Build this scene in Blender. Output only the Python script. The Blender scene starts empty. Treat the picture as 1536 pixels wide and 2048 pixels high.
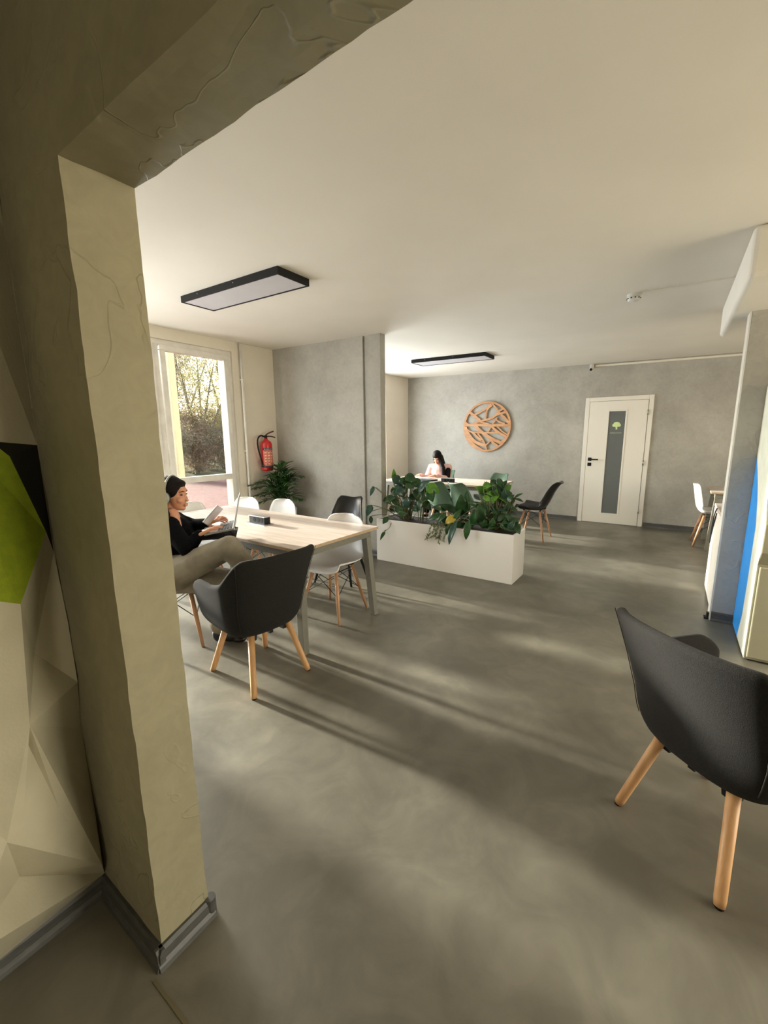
import bpy, bmesh, math, random
from mathutils import Vector, Matrix, noise
sc = bpy.context.scene
COL = sc.collection
PI = math.pi
# ------------------------------------------------------------------ camera
H = 1.47
YAW, PIT, ROL, FPX = .60026, .1787, -.00979, 836.13
fw = Vector((-math.sin(YAW)*math.cos(PIT), math.cos(YAW)*math.cos(PIT), -math.sin(PIT)))
rt = Vector((math.cos(YAW), math.sin(YAW), 0)); up = rt.cross(fw)
rt, up = rt*math.cos(ROL)+up*math.sin(ROL), -rt*math.sin(ROL)+up*math.cos(ROL)
CAM = Vector((0, 0, H))
cd = bpy.data.cameras.new('camera'); cam = bpy.data.objects.new('camera', cd); COL.objects.link(cam)
cd.sensor_fit = 'HORIZONTAL'; cd.sensor_width = 36; cd.lens = FPX*36/1536
cd.clip_start = .02; cd.clip_end = 300
m = Matrix((rt, up, -fw)).transposed().to_4x4(); m.translation = CAM
cam.matrix_world = m
sc.camera = cam
# ------------------------------------------------------------------ world, sun, window light, added fill
sc.view_settings.view_transform = 'Standard'; sc.view_settings.look = 'None'
sc.view_settings.gamma = 1; sc.view_settings.use_curve_mapping = False
sc.view_settings.exposure = 1.42
w = bpy.data.worlds.new('world'); sc.world = w; w.use_nodes = True
nt = w.node_tree; nt.nodes.clear()
wo = nt.nodes.new('ShaderNodeOutputWorld'); bg = nt.nodes.new('ShaderNodeBackground')
sk = nt.nodes.new('ShaderNodeTexSky'); sk.sky_type = 'NISHITA'; sk.sun_disc = False
sk.sun_elevation = math.radians(12); sk.sun_rotation = math.radians(-90); sk.air_density = 1; sk.dust_density = 2.5
hs = nt.nodes.new('ShaderNodeHueSaturation'); hs.inputs['Saturation'].default_value = .55
nt.links.new(sk.outputs[0], hs.inputs['Color']); nt.links.new(hs.outputs[0], bg.inputs[0])
bg.inputs[1].default_value = .34
nt.links.new(bg.outputs[0], wo.inputs[0])
def sun(name, d, strength, color, ang):
    l = bpy.data.lights.new(name, 'SUN'); l.energy = strength; l.color = color; l.angle = math.radians(ang)
    o = bpy.data.objects.new(name, l); COL.objects.link(o)
    o.rotation_euler = Vector(d).to_track_quat('-Z', 'Y').to_euler(); o.location = (-20, 4, 8)
def area(name, loc, d, sx, sy, power, color, portal=False, spread=180):
    l = bpy.data.lights.new(name, 'AREA'); l.shape = 'RECTANGLE'; l.size = sx; l.size_y = sy
    l.energy = power; l.color = color; l.spread = math.radians(spread)
    if portal: l.cycles.is_portal = True
    o = bpy.data.objects.new(name, l); COL.objects.link(o); o.location = loc
    o.rotation_euler = Vector(d).to_track_quat('-Z', 'Y').to_euler()
    return o
sun('sun', (.97, .02, -.2), 8.0, (1, .93, .82), 2.6)
XW, XW2, YB, ZC = -4.66, -4.69, 7.79, 2.56
def ceil(x): return 2.575-.0165*x      # the slab sags a little towards the right
XR, YN = 3.4, -3.2
area('daylight_window_near', (XW-.16, 2.11, 1.3), (1, 0, 0), 2.8, 2.4, 1, (1, 1, 1), portal=True)
area('daylight_window_far', (XW2-.16, 5.75, 1.37), (1, 0, 0), 2.3, 2.05, 78, (.92, .95, 1))
area('daylight_window_near_front', (XW-.3, 1.25, 1.3), (1, 0, 0), 1.0, 2.2, 60, (.92, .95, 1))
area('warm_fill_right', (XR-.02, 2.9, 1.35), (-1, 0, 0), 3.2, 1.7, 56, (1, .86, .60))  # warm fill light, added at an opening in the unseen right wall
area('warm_fill_entrance', (1.9, YN+.02, 1.95), (-.2, 1, -.1), 1.4, .9, 20, (1, .90, .70))  # fill light added behind the camera; the entrance wall has no window
sc.cycles.use_denoising = True
sc.cycles.max_bounces = 10; sc.cycles.diffuse_bounces = 6; sc.cycles.transparent_max_bounces = 24
sc.cycles.sample_clamp_indirect = 6; sc.cycles.caustics_reflective = False; sc.cycles.caustics_refractive = False
# ------------------------------------------------------------------ helpers
def ray(x, y): return rt*((x-768)/FPX) - up*((y-1024)/FPX) + fw
def at(x, y, d): return CAM + ray(x, y)*d                       # a point seen at a pixel at a camera depth
def aty(x, y, Y): r = ray(x, y); return CAM + r*(Y/r.y)
def atx(x, y, X): r = ray(x, y); return CAM + r*(X/r.x)
def atz(x, y, Z): r = ray(x, y); return CAM + r*((Z-H)/r.z)
MATS = {}
def S(c):
    f = lambda v: v/12.92 if v <= .04045 else ((v+.055)/1.055)**2.4
    return tuple(f(v/255) for v in c) + (1,)
def mat(name, c, rough=.5, metal=0, spec=.5, c2=None, scale=8, stretch=None, bump=0, bscale=60, detail=5, mix=(.35, .65), sheen=0, coat=0, emit=0, trans=0, dist=0, sub=0):
    if name in MATS: return MATS[name]
    M = bpy.data.materials.new(name); M.use_nodes = True; MATS[name] = M
    t = M.node_tree; b = t.nodes['Principled BSDF']
    b.inputs['Base Color'].default_value = S(c); b.inputs['Roughness'].default_value = rough
    b.inputs['Metallic'].default_value = metal; b.inputs['Specular IOR Level'].default_value = spec
    b.inputs['Sheen Weight'].default_value = sheen; b.inputs['Coat Weight'].default_value = coat
    b.inputs['Transmission Weight'].default_value = trans
    if sub: b.inputs['Subsurface Weight'].default_value = sub; b.inputs['Subsurface Radius'].default_value = (.01, .004, .002)
    if emit:
        b.inputs['Emission Color'].default_value = S(c); b.inputs['Emission Strength'].default_value = emit
    tc = t.nodes.new('ShaderNodeTexCoord'); mp = t.nodes.new('ShaderNodeMapping')
    t.links.new(tc.outputs['Object'], mp.inputs[0])
    if stretch: mp.inputs['Scale'].default_value = stretch
    n = t.nodes.new('ShaderNodeTexNoise'); n.inputs['Scale'].default_value = scale; n.inputs['Detail'].default_value = detail
    n.inputs['Distortion'].default_value = dist
    t.links.new(mp.outputs[0], n.inputs['Vector'])
    r = t.nodes.new('ShaderNodeValToRGB'); r.color_ramp.elements[0].position = mix[0]; r.color_ramp.elements[1].position = mix[1]
    k = c2 or tuple(v*.94 for v in c)
    r.color_ramp.elements[0].color = S(c); r.color_ramp.elements[1].color = S(k)
    t.links.new(n.outputs[0], r.inputs[0]); t.links.new(r.outputs[0], b.inputs['Base Color'])
    if bump:
        n2 = t.nodes.new('ShaderNodeTexNoise'); n2.inputs['Scale'].default_value = bscale; n2.inputs['Detail'].default_value = 4
        t.links.new(mp.outputs[0], n2.inputs['Vector'])
        bp = t.nodes.new('ShaderNodeBump'); bp.inputs['Strength'].default_value = bump; bp.inputs['Distance'].default_value = .01
        t.links.new(n2.outputs[0], bp.inputs['Height']); t.links.new(bp.outputs[0], b.inputs['Normal'])
    return M
def plaster(name, c, c2, c3, ridge=.35, big=1.6):
    M = bpy.data.materials.new(name); M.use_nodes = True; MATS[name] = M
    t = M.node_tree; b = t.nodes['Principled BSDF']; L = t.links.new; N = t.nodes.new
    b.inputs['Roughness'].default_value = .62; b.inputs['Specular IOR Level'].default_value = .3
    tc = N('ShaderNodeTexCoord')
    def noi(s, d, dist=0, rough=.6):
        n = N('ShaderNodeTexNoise'); n.inputs['Scale'].default_value = s; n.inputs['Detail'].default_value = d
        n.inputs['Distortion'].default_value = dist; n.inputs['Roughness'].default_value = rough
        L(tc.outputs['Object'], n.inputs['Vector']); return n.outputs[0]
    def ramp(src, ps):
        r = N('ShaderNodeValToRGB'); e = r.color_ramp.elements
        while len(e) < len(ps): e.new(.5)
        for k, (p, cc) in zip(e, ps): k.position = p; k.color = cc
        L(src, r.inputs[0]); return r.outputs[0]
    a = ramp(noi(big, 9, .25, .62), [(.3, S(c2)), (.5, S(c)), (.72, S(c3))])
    f = ramp(noi(14, 6, 1.5), [(.35, (0, 0, 0, 1)), (.7, (1, 1, 1, 1))])
    mx = N('ShaderNodeMix'); mx.data_type = 'RGBA'; mx.blend_type = 'OVERLAY'; mx.inputs[0].default_value = .06
    L(a, mx.inputs[6]); L(f, mx.inputs[7]); L(mx.outputs[2], b.inputs['Base Color'])
    # trowel ridges: contour lines of a slow noise, plus grain
    k1 = ramp(noi(3.2, 3, 1.2, .5), [(.475, (0, 0, 0, 1)), (.49, (1, 1, 1, 1)), (.497, (.25, .25, .25, 1)), (.6, (.0, .0, .0, 1))])
    k2 = ramp(noi(1.1, 1), [(.42, (0, 0, 0, 1)), (.5, (1, 1, 1, 1))])
    mu = N('ShaderNodeMath'); mu.operation = 'MULTIPLY'; L(k1, mu.inputs[0]); L(k2, mu.inputs[1])
    bp = N('ShaderNodeBump'); bp.inputs['Strength'].default_value = ridge; bp.inputs['Distance'].default_value = .006
    L(mu.outputs[0], bp.inputs['Height'])
    bp2 = N('ShaderNodeBump'); bp2.inputs['Strength'].default_value = .13; bp2.inputs['Distance'].default_value = .004
    L(noi(7, 9, .2), bp2.inputs['Height']); L(bp.outputs[0], bp2.inputs['Normal']); L(bp2.outputs[0], b.inputs['Normal'])
    return M
def tag(o, label=None, cat=None, group=None, kind=None):
    if label: o['label'] = label
    if cat: o['category'] = cat
    if group: o['group'] = group
    if kind: o['kind'] = kind
    return o
def obj(name, bm, mats, parent=None, smooth=False, bevel=0, seg=2, sub=0, solid=0, soff=0, recalc=True):
    if recalc: bmesh.ops.recalc_face_normals(bm, faces=bm.faces)
    me = bpy.data.meshes.new(name); bm.to_mesh(me); bm.free()
    if not isinstance(mats, (list, tuple)): mats = [mats]
    for m_ in mats: me.materials.append(m_)
    o = bpy.data.objects.new(name, me); COL.objects.link(o)
    if parent: o.parent = parent
    if smooth:
        for p in me.polygons: p.use_smooth = True
    if solid:
        s = o.modifiers.new('solid', 'SOLIDIFY'); s.thickness = solid; s.offset = soff
    if bevel:
        b = o.modifiers.new('bevel', 'BEVEL'); b.width = bevel; b.segments = seg; b.limit_method = 'ANGLE'; b.angle_limit = math.radians(40)
    if sub:
        s = o.modifiers.new('sub', 'SUBSURF'); s.levels = sub; s.render_levels = sub
    return o
def empty(name, loc=(0, 0, 0), rz=0, **k):
    o = bpy.data.objects.new(name, None); COL.objects.link(o); o.location = loc; o.rotation_euler = (0, 0, rz)
    o.empty_display_size = .1
    tag(o, **k); return o
def copy_tree(o, parent=None):
    c = o.copy(); COL.objects.link(c); c.parent = parent
    for ch in list(o.children): copy_tree(ch, c)
    return c
B = bmesh.new
def box(bm, x0, x1, y0, y1, z0, z1, mi=0):
    v = [bm.verts.new((x, y, z)) for x in (x0, x1) for y in (y0, y1) for z in (z0, z1)]
    for q in ((0, 1, 3, 2), (4, 6, 7, 5), (0, 4, 5, 1), (2, 3, 7, 6), (0, 2, 6, 4), (1, 5, 7, 3)):
        f = bm.faces.new([v[i] for i in q]); f.material_index = mi
    return v
def hexa(bm, bot, top, mi=0):       # prism between two loops of equal length
    a = [bm.verts.new(p) for p in bot]; b = [bm.verts.new(p) for p in top]; n = len(a)
    fs = [bm.faces.new(a[::-1]), bm.faces.new(b)]
    for i in range(n): fs.append(bm.faces.new((a[i], a[(i+1) % n], b[(i+1) % n], b[i])))
    for f in fs: f.material_index = mi
def tube(bm, pts, rad, n=8, mi=0, cap=True):
    pts = [Vector(p) for p in pts]; m_ = len(pts)
    rads = rad if isinstance(rad, (list, tuple)) else [rad]*m_
    rings = []; ref = None
    for i, p in enumerate(pts):
        d = (pts[min(i+1, m_-1)]-pts[max(i-1, 0)]).normalized()
        if ref is None: ref = Vector((0, 0, 1)) if abs(d.z) < .9 else Vector((1, 0, 0))
        u = d.cross(ref).normalized(); v = d.cross(u).normalized(); ref = -v if False else (u.cross(d))
        rings.append([bm.verts.new(p+(u*math.cos(2*PI*k/n)+v*math.sin(2*PI*k/n))*rads[i]) for k in range(n)])
    for a, b in zip(rings, rings[1:]):
        for k in range(n):
            f = bm.faces.new((a[k], a[(k+1) % n], b[(k+1) % n], b[k])); f.material_index = mi
    if cap:
        for r_ in (rings[0], rings[-1]):
            f = bm.faces.new(r_); f.material_index = mi
def lathe(bm, prof, n=24, c=(0, 0, 0), mi=0):
    rings = []
    for r, z in prof:
        rings.append([bm.verts.new((c[0]+r*math.cos(2*PI*k/n), c[1]+r*math.sin(2*PI*k/n), c[2]+z)) for k in range(n)])
    for a, b in zip(rings, rings[1:]):
        for k in range(n):
            f = bm.faces.new((a[k], a[(k+1) % n], b[(k+1) % n], b[k])); f.material_index = mi
    bm.faces.new(rings[0]).material_index = mi; bm.faces.new(rings[-1]).material_index = mi
def ell(bm, c, r, seg=16, rot=None, mi=0):
    M_ = Matrix.Translation(Vector(c)) @ (rot.to_4x4() if rot else Matrix()) @ Matrix.Diagonal((r[0], r[1], r[2], 1))
    g = bmesh.ops.create_uvsphere(bm, u_segments=seg, v_segments=seg//2+2, radius=1, matrix=M_)
    for f in {f for v in g['verts'] for f in v.link_faces}: f.material_index = mi
def caps(bm, a, b, ra, rb, n=14):     # tapered capsule
    a, b = Vector(a), Vector(b); ell(bm, a, (ra,)*3, n); ell(bm, b, (rb,)*3, n); tube(bm, [a, b], [ra, rb], n)
def spline(pts, n=8):
    pts = [Vector(p) for p in pts]; out = []
    for i in range(len(pts)-1):
        p0, p1, p2, p3 = pts[max(i-1, 0)], pts[i], pts[i+1], pts[min(i+2, len(pts)-1)]
        for k in range(n):
            t = k/n
            out.append(.5*((2*p1)+(p2-p0)*t+(2*p0-5*p1+4*p2-p3)*t*t+(3*p1-p0-3*p2+p3)*t**3))
    return out+[pts[-1]]
def struct(name, bm, m_, **k):
    o = obj(name, bm, m_, **k); o['kind'] = 'structure'; return o
# ------------------------------------------------------------------ materials
M_wall = plaster('grey_troweled_plaster', (166, 163, 155), (150, 147, 140), (182, 179, 171), big=1.3)
M_pill = plaster('pillar_plaster', (150, 144, 120), (142, 136, 112), (159, 153, 129), ridge=.5, big=1.1)
M_ceil = mat('ceiling_paint', (226, 221, 210), .8, c2=(222, 217, 206), scale=2, bump=.05, bscale=300)
M_white = mat('white_wall_paint', (222, 216, 203), .7, c2=(216, 210, 197), scale=3, bump=.05, bscale=200)
M_frame = mat('white_window_plastic', (226, 224, 218), .35)
M_base = mat('grey_skirting', (84, 84, 82), .45, c2=(70, 70, 69), scale=30, stretch=(1, 1, 4))
M_lam = mat('grey_oak_laminate', (204, 192, 183), .33, c2=(178, 164, 154), scale=2.2, stretch=(1.2, 14, 14), detail=8, mix=(.3, .7), dist=.5)
M_edge = mat('oak_table_edge', (178, 154, 124), .5, scale=20)
M_tleg = mat('grey_table_metal', (118, 116, 106), .4, c2=(112, 110, 100), scale=40)
M_fab = mat('charcoal_felt', (46, 45, 44), .95, c2=(36, 35, 35), scale=220, bump=.35, bscale=500, sheen=.03, spec=.06, mix=(.3, .7))
M_beech = mat('beech_wood', (214, 168, 120), .45, c2=(200, 152, 104), scale=6, stretch=(6, 6, .6), detail=6)
M_beech2 = mat('brown_beech_wood', (188, 144, 108), .45, c2=(170, 126, 92), scale=6, stretch=(6, 6, .6), detail=6)
M_shell = mat('white_chair_plastic', (226, 224, 222), .35, spec=.5, c2=(222, 220, 218))
M_bshell = mat('black_chair_plastic', (20, 20, 22), .3, spec=.5, c2=(18, 18, 20))
M_gshell = mat('green_chair_plastic', (90, 116, 94), .4, spec=.5, c2=(84, 110, 90))
M_gyshell = mat('grey_green_chair_plastic', (96, 112, 106), .45)
M_wire = mat('black_wire', (22, 22, 24), .4, metal=.5)
M_black = mat('black_plastic', (20, 20, 21), .6, spec=.25)
M_red = mat('extinguisher_red', (205, 12, 22), .22, coat=.6, c2=(195, 10, 20))
M_pot = mat('white_pot', (225, 222, 214), .5)
M_planter = mat('white_planter_paint', (232, 228, 224), .45, c2=(228, 224, 219), scale=2)
M_soil = mat('potting_soil', (52, 40, 30), .95, c2=(30, 24, 18), scale=60, bump=.8, bscale=80)
M_leaf = mat('dark_green_leaf', (30, 66, 34), .3, c2=(48, 88, 40), scale=14, spec=.55, bump=.2, bscale=30)
M_leafb = mat('bluish_leaf', (58, 92, 80), .28, c2=(36, 70, 52), scale=12, spec=.6, bump=.2, bscale=30)
M_leafl = mat('light_green_leaf', (110, 160, 45), .4, c2=(70, 120, 36), scale=12)
M_leafy = mat('yellow_leaf', (214, 172, 42), .45, c2=(160, 150, 50), scale=10)
M_stem = mat('green_stem', (84, 98, 56), .5, c2=(100, 84, 56), scale=12)
M_palm = mat('palm_leaf', (30, 66, 30), .3, c2=(56, 100, 40), scale=10)
M_art = mat('caramel_plywood', (192, 144, 98), .5, c2=(172, 122, 80), scale=4, stretch=(1, 1, 5), detail=7)
M_door = mat('white_door_lacquer', (226, 222, 214), .4, c2=(223, 219, 211), scale=1)
M_dglass = mat('grey_frosted_glass', (104, 108, 108), .22, spec=.7, c2=(98, 102, 103), scale=2)
M_logo = mat('pale_green_sticker', (205, 222, 160), .5)
M_logo2 = mat('pale_sticker_text', (170, 182, 165), .5)
M_chrome = mat('brushed_steel', (190, 188, 180), .3, metal=1)
M_skin = mat('skin', (205, 150, 122), .5, c2=(198, 140, 112), scale=20, sub=.15)
M_lip = mat('lips', (176, 96, 88), .45)
M_hair = mat('dark_brown_hair', (12, 9, 8), .65, spec=.15, c2=(24, 15, 12), scale=10, stretch=(30, 30, 2), bump=.35, bscale=12)
M_sweater = mat('black_navy_knit', (13, 14, 19), .95, c2=(9, 10, 14), scale=40, bump=.3, bscale=200, spec=.1)
M_pants = mat('khaki_grey_cotton', (146, 138, 122), .9, c2=(126, 118, 104), scale=9, stretch=(1, 1, 1), bump=.6, bscale=14)
M_pink = mat('pink_cotton', (226, 188, 180), .85, c2=(206, 160, 152), scale=9, bump=.5, bscale=16)
M_alu = mat('silver_aluminium', (190, 190, 190), .35, metal=.9)
M_screen = mat('dim_laptop_screen', (150, 142, 138), .25, c2=(120, 112, 112), scale=6)
M_key = mat('dark_keys', (46, 46, 50), .5)
M_phones = mat('pale_grey_plastic', (148, 154, 152), .35)
M_lamp = mat('unlit_diffuser', (196, 194, 198), .45, c2=(192, 190, 194))
M_relief = mat('relief_panel_paint', (190, 184, 160), .6, c2=(170, 164, 142), scale=3, bump=.1, bscale=120)
M_lime = mat('lime_felt', (128, 144, 8), .85, c2=(116, 132, 6), scale=40, bump=.2, bscale=300)
M_bfelt = mat('black_felt', (26, 24, 16), .9)
M_blue = mat('blue_print', (36, 140, 226), .4, c2=(32, 134, 220))
M_mwhite = mat('white_print', (222, 226, 214), .4)
M_cream = mat('cream_print', (240, 236, 196), .4, c2=(236, 232, 190))
M_mgrey = mat('taupe_machine_metal', (150, 146, 124), .4, c2=(146, 142, 120))
M_olive = mat('navy_blouse', (30, 30, 40), .8)
def glass_mat():
    M = bpy.data.materials.new('window_glass'); M.use_nodes = True; t = M.node_tree; t.nodes.clear()
    o = t.nodes.new('ShaderNodeOutputMaterial'); mx = t.nodes.new('ShaderNodeMixShader'); tr = t.nodes.new('ShaderNodeBsdfTransparent')
    g = t.nodes.new('ShaderNodeBsdfGlossy'); g.inputs['Roughness'].default_value = .02
    tr.inputs[0].default_value = (.93, .95, .94, 1); mx.inputs[0].default_value = .05
    t.links.new(tr.outputs[0], mx.inputs[1]); t.links.new(g.outputs[0], mx.inputs[2]); t.links.new(mx.outputs[0], o.inputs[0])
    return M
M_glass = glass_mat()
def translucent(M, k):
    t = M.node_tree; o = t.nodes['Material Output']; b = t.nodes['Principled BSDF']; tr = t.nodes.new('ShaderNodeBsdfTranslucent'); mx = t.nodes.new('ShaderNodeMixShader')
    t.links.new(b.inputs['Base Color'].links[0].from_socket, tr.inputs[0]); mx.inputs[0].default_value = k
    t.links.new(b.outputs[0], mx.inputs[1]); t.links.new(tr.outputs[0], mx.inputs[2]); t.links.new(mx.outputs[0], o.inputs[0])
for M_ in (M_leaf, M_leafb, M_leafl, M_leafy, M_palm): translucent(M_, .2)
def floor_mat():
    M = bpy.data.materials.new('polished_concrete_floor'); M.use_nodes = True; t = M.node_tree; b = t.nodes['Principled BSDF']
    L = t.links.new; N = t.nodes.new; tc = N('ShaderNodeTexCoord')
    def noi(s, d, dist, ro=.55):
        n = N('ShaderNodeTexNoise'); n.inputs['Scale'].default_value = s; n.inputs['Detail'].default_value = d
        n.inputs['Distortion'].default_value = dist; n.inputs['Roughness'].default_value = ro; L(tc.outputs['Object'], n.inputs['Vector']); return n.outputs[0]
    r = N('ShaderNodeValToRGB'); e = r.color_ramp.elements; e.new(.5)
    for k, (p, c) in zip(e, ((.3, (88, 84, 73)), (.5, (105, 101, 90)), (.7, (124, 120, 108)))): k.position = p; k.color = S(c)
    L(noi(1.3, 7, .5), r.inputs[0])
    r2 = N('ShaderNodeValToRGB'); r2.color_ramp.elements[0].position = .4; r2.color_ramp.elements[1].position = .62
    r2.color_ramp.elements[0].color = (.42, .42, .42, 1); r2.color_ramp.elements[1].color = (.58, .58, .58, 1)
    L(noi(4, 6, 1.2, .6), r2.inputs[0])
    mx = N('ShaderNodeMix'); mx.data_type = 'RGBA'; mx.blend_type = 'OVERLAY'; mx.inputs[0].default_value = .7
    L(r.outputs[0], mx.inputs[6]); L(r2.outputs[0], mx.inputs[7]); L(mx.outputs[2], b.inputs['Base Color'])
    rr = N('ShaderNodeMapRange'); rr.inputs[3].default_value = .3; rr.inputs[4].default_value = .5
    L(noi(3, 5, .5), rr.inputs[0]); L(rr.outputs[0], b.inputs['Roughness'])
    b.inputs['Specular IOR Level'].default_value = .5
    bp = N('ShaderNodeBump'); bp.inputs['Strength'].default_value = .06; bp.inputs['Distance'].default_value = .01
    L(noi(30, 4, .4), bp.inputs['Height']); L(bp.outputs[0], b.inputs['Normal'])
    return M
M_floor = floor_mat()
# ------------------------------------------------------------------ the room
b = B(); box(b, XW2-.1, XR, YN, YB+.1, -.1, 0); struct('floor', b, M_floor)
b = B(); X0_, X1_ = XW2-.3, XR+.2
hexa(b, [(X0_, YN-.2, ceil(X0_)), (X1_, YN-.2, ceil(X1_)), (X1_, YB+.2, ceil(X1_)), (X0_, YB+.2, ceil(X0_))], [(X0_, YN-.2, 2.85), (X1_, YN-.2, 2.85), (X1_, YB+.2, 2.85), (X0_, YB+.2, 2.85)])
struct('ceiling', b, M_ceil)
b = B(); box(b, XW2-.3, XR+.2, YB, YB+.15, 0, 2.7); struct('wall_back', b, M_wall)
# window wall with two openings
W1 = (.75, 3.47, .04, 2.53)      # y0 y1 z0 z1 of the near window opening
W2 = (4.55, 6.95, .3, 2.45)
b = B()
box(b, XW-.3, XW, YN-.2, W1[0], 0, 2.7); box(b, XW-.3, XW, W1[1], 4.22, 0, 2.7)
box(b, XW-.3, XW, W1[0], W1[1], W1[3], 2.7); box(b, XW-.3, XW, W1[0], W1[1], 0, W1[2])
struct('wall_left', b, M_white)
b = B()
box(b, XW2-.3, XW2, 4.22, W2[0], 0, 2.7); box(b, XW2-.3, XW2, W2[1], YB, 0, 2.7)
box(b, XW2-.3, XW2, W2[0], W2[1], W2[3], 2.7); box(b, XW2-.3, XW2, W2[0], W2[1], 0, W2[2])
struct('wall_left_far', b, M_white)
# right wall and entrance wall, out of the picture
b = B()
box(b, XR, XR+.2, YN-.2, 1.3, 0, ZC); box(b, XR, XR+.2, 4.5, YB, 0, ZC); box(b, XR, XR+.2, 1.3, 4.5, 0, .5); box(b, XR, XR+.2, 1.3, 4.5, 2.2, ZC)
struct('wall_right', b, M_white)
b = B(); box(b, XW, XR, YN-.2, YN, 0, ZC); struct('wall_entrance', b, M_pill)
# opening wall: pillar, lintel; uneven hand plastered edges
def rough_box(bm, x0, x1, y0, y1, z0, z1, step, amp, tops=None):
    def lin(a, c): n = max(1, round(abs(c-a)/step)); return [a+(c-a)*i/n for i in range(n+1)]
    X, Y, Z = lin(x0, x1), lin(y0, y1), lin(z0, z1); V = {}
    def v(i, j, k):
        if (i, j, k) not in V:
            p = Vector((X[i], Y[j], Z[k]))
            q = noise.noise_vector(p*9)*amp+noise.noise_vector(p*27)*amp*.5
            V[i, j, k] = bm.verts.new(p+q)
        return V[i, j, k]
    nx, ny, nz = len(X)-1, len(Y)-1, len(Z)-1
    for i in range(nx):
        for j in range(ny):
            for k in (0, nz): bm.faces.new((v(i, j, k), v(i+1, j, k), v(i+1, j+1, k), v(i, j+1, k)))
    for i in range(nx):
        for k in range(nz):
            for j in (0, ny): bm.faces.new((v(i, j, k), v(i+1, j, k), v(i+1, j, k+1), v(i, j, k+1)))
    for j in range(ny):
        for k in range(nz):
            for i in (0, nx): bm.faces.new((v(i, j, k), v(i, j+1, k), v(i, j+1, k+1), v(i, j, k+1)))
PX0, PX1, PY0, PY1, PZ = -1.425, -1.069, .4206, .5665, 2.031
b = B(); rough_box(b, PX0-.3, PX1, PY0, PY1, 0, PZ, .025, .0028)
struct('wall_pillar', b, M_pill, smooth=False)
b = B(); rough_box(b, PX0-.3, XR, PY0, PY1, PZ, ZC, .03, .0028)
struct('wall_lintel', b, M_pill)
b = B(); box(b, XW, PX0-.29, PY0, PY1, 0, ZC); struct('wall_lounge', b, M_white)
b = B(); box(b, PX0-.12, PX0, YN, PY0+.02, 0, ZC); struct('wall_entrance_left', b, M_pill)
# partition between the two bays with its end column
b = B()
box(b, XW, -3.11, 4.13, 4.225, 0, 2.7); box(b, -3.115, -3.02, 4.155, 4.22, 0, 2.7); box(b, -3.03, -2.852, 4.12, 4.222, 0, 2.7)
struct('wall_partition', b, M_wall, bevel=.004)
b = B(); box(b, .375, 1.3, 4.054, 4.30, 0, 2.58); struct('wall_column', b, M_wall, bevel=.004)
b = B(); box(b, .366, .3755, 4.056, 4.20, .0, 2.31); struct('trim_1', b, M_frame)
b = B()
box(b, .255, 1.6, 3.18, 4.97, 2.31, ZC+.01)
struct('ceiling_soffit', b, M_ceil, bevel=.03, seg=5)
# skirting boards
def skirt(name, p0, p1, nrm, h=.06, t=.014, curve=False):
    p0, p1, nrm = Vector((*p0, 0)), Vector((*p1, 0)), Vector((*nrm, 0))
    b = B(); prof = [(0, 0), (t*1.7, 0), (t*1.5, .012), (t, .022), (t*.9, h-.012), (t*.55, h), (0, h)]
    hexa(b, [p0+nrm*a+Vector((0, 0, z)) for a, z in prof], [p1+nrm*a+Vector((0, 0, z)) for a, z in prof])
    return struct(name, b, M_base)
skirt('baseboard_back', (XW2, YB), (-1.27, YB), (0, -1), .07)
skirt('baseboard_back_right', (-.28, YB), (XR, YB), (0, -1), .07)
skirt('baseboard_partition', (XW, 4.12), (-2.852, 4.12), (0, -1), .07)
skirt('baseboard_column', (.375, 4.054), (1.3, 4.054), (0, -1), .075)
skirt('baseboard_entrance_left', (PX0, YN), (PX0, PY0), (1, 0), .06, .016)
skirt('baseboard_pillar_front', (PX0, PY0), (PX1+.02, PY0), (0, -1), .06, .016)
skirt('baseboard_pillar_side', (PX1, PY0-.02), (PX1, PY1+.01), (1, 0), .06, .016)
b = B(); tube(b, [(PX1+.006, PY1+.004, 0), (PX1+.006, PY1+.004, .062)], .016, 12); struct('baseboard_end_cap', b, M_base)
b = B(); box(b, -1.045, XR, .378, .386, 0, .0022); struct('trim_floor_joint', b, mat('joint_strip', (112, 104, 80), .5))
# ------------------------------------------------------------------ windows
def window(name, X, y0, y1, z0, z1, muls, trans, fr=.055):
    r = empty(name, (X, y0, z0)); r['kind'] = 'structure'; r['label'] = 'white framed full height window onto the yard' if name == 'window_1' else 'white framed window of the rear bay'
    dy, dz = y1-y0, z1-z0
    b = B(); D0, D1 = -.14, -.06
    box(b, D0, D1, 0, dy, 0, fr); box(b, D0, D1, 0, dy, dz-fr, dz); box(b, D0, D1, 0, fr, fr, dz-fr); box(b, D0, D1, dy-fr, dy, fr, dz-fr)
    for m_ in muls: box(b, D0, D1, m_-y0-.03, m_-y0+.03, fr, dz-fr)
    obj('outer_frame', b, M_frame, r, bevel=.004)
    ys = [y0]+list(muls)+[y1]
    for a, c in zip(ys, ys[1:]):
        a2 = a-y0+(.03 if a != y0 else fr)+.004; c2 = c-y0-(.03 if c != y1 else fr)-.004
        b = B(); s = .06; E0, E1 = -.12, -.035
        box(b, E0, E1, a2, c2, fr, fr+s); box(b, E0, E1, a2, c2, dz-fr-s, dz-fr); box(b, E0, E1, a2, a2+s, fr+s, dz-fr-s); box(b, E0, E1, c2-s, c2, fr+s, dz-fr-s)
        if trans: box(b, E0, E1, a2+s, c2-s, trans-z0-.035, trans-z0+.035)
        sash = obj('sash', b, M_frame, r, bevel=.005)
        b = B(); box(b, -.085, -.078, a2+s-.01, c2-s+.01, fr+s-.01, dz-fr-s+.01); obj('pane', b, M_glass, sash)
    return r
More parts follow.
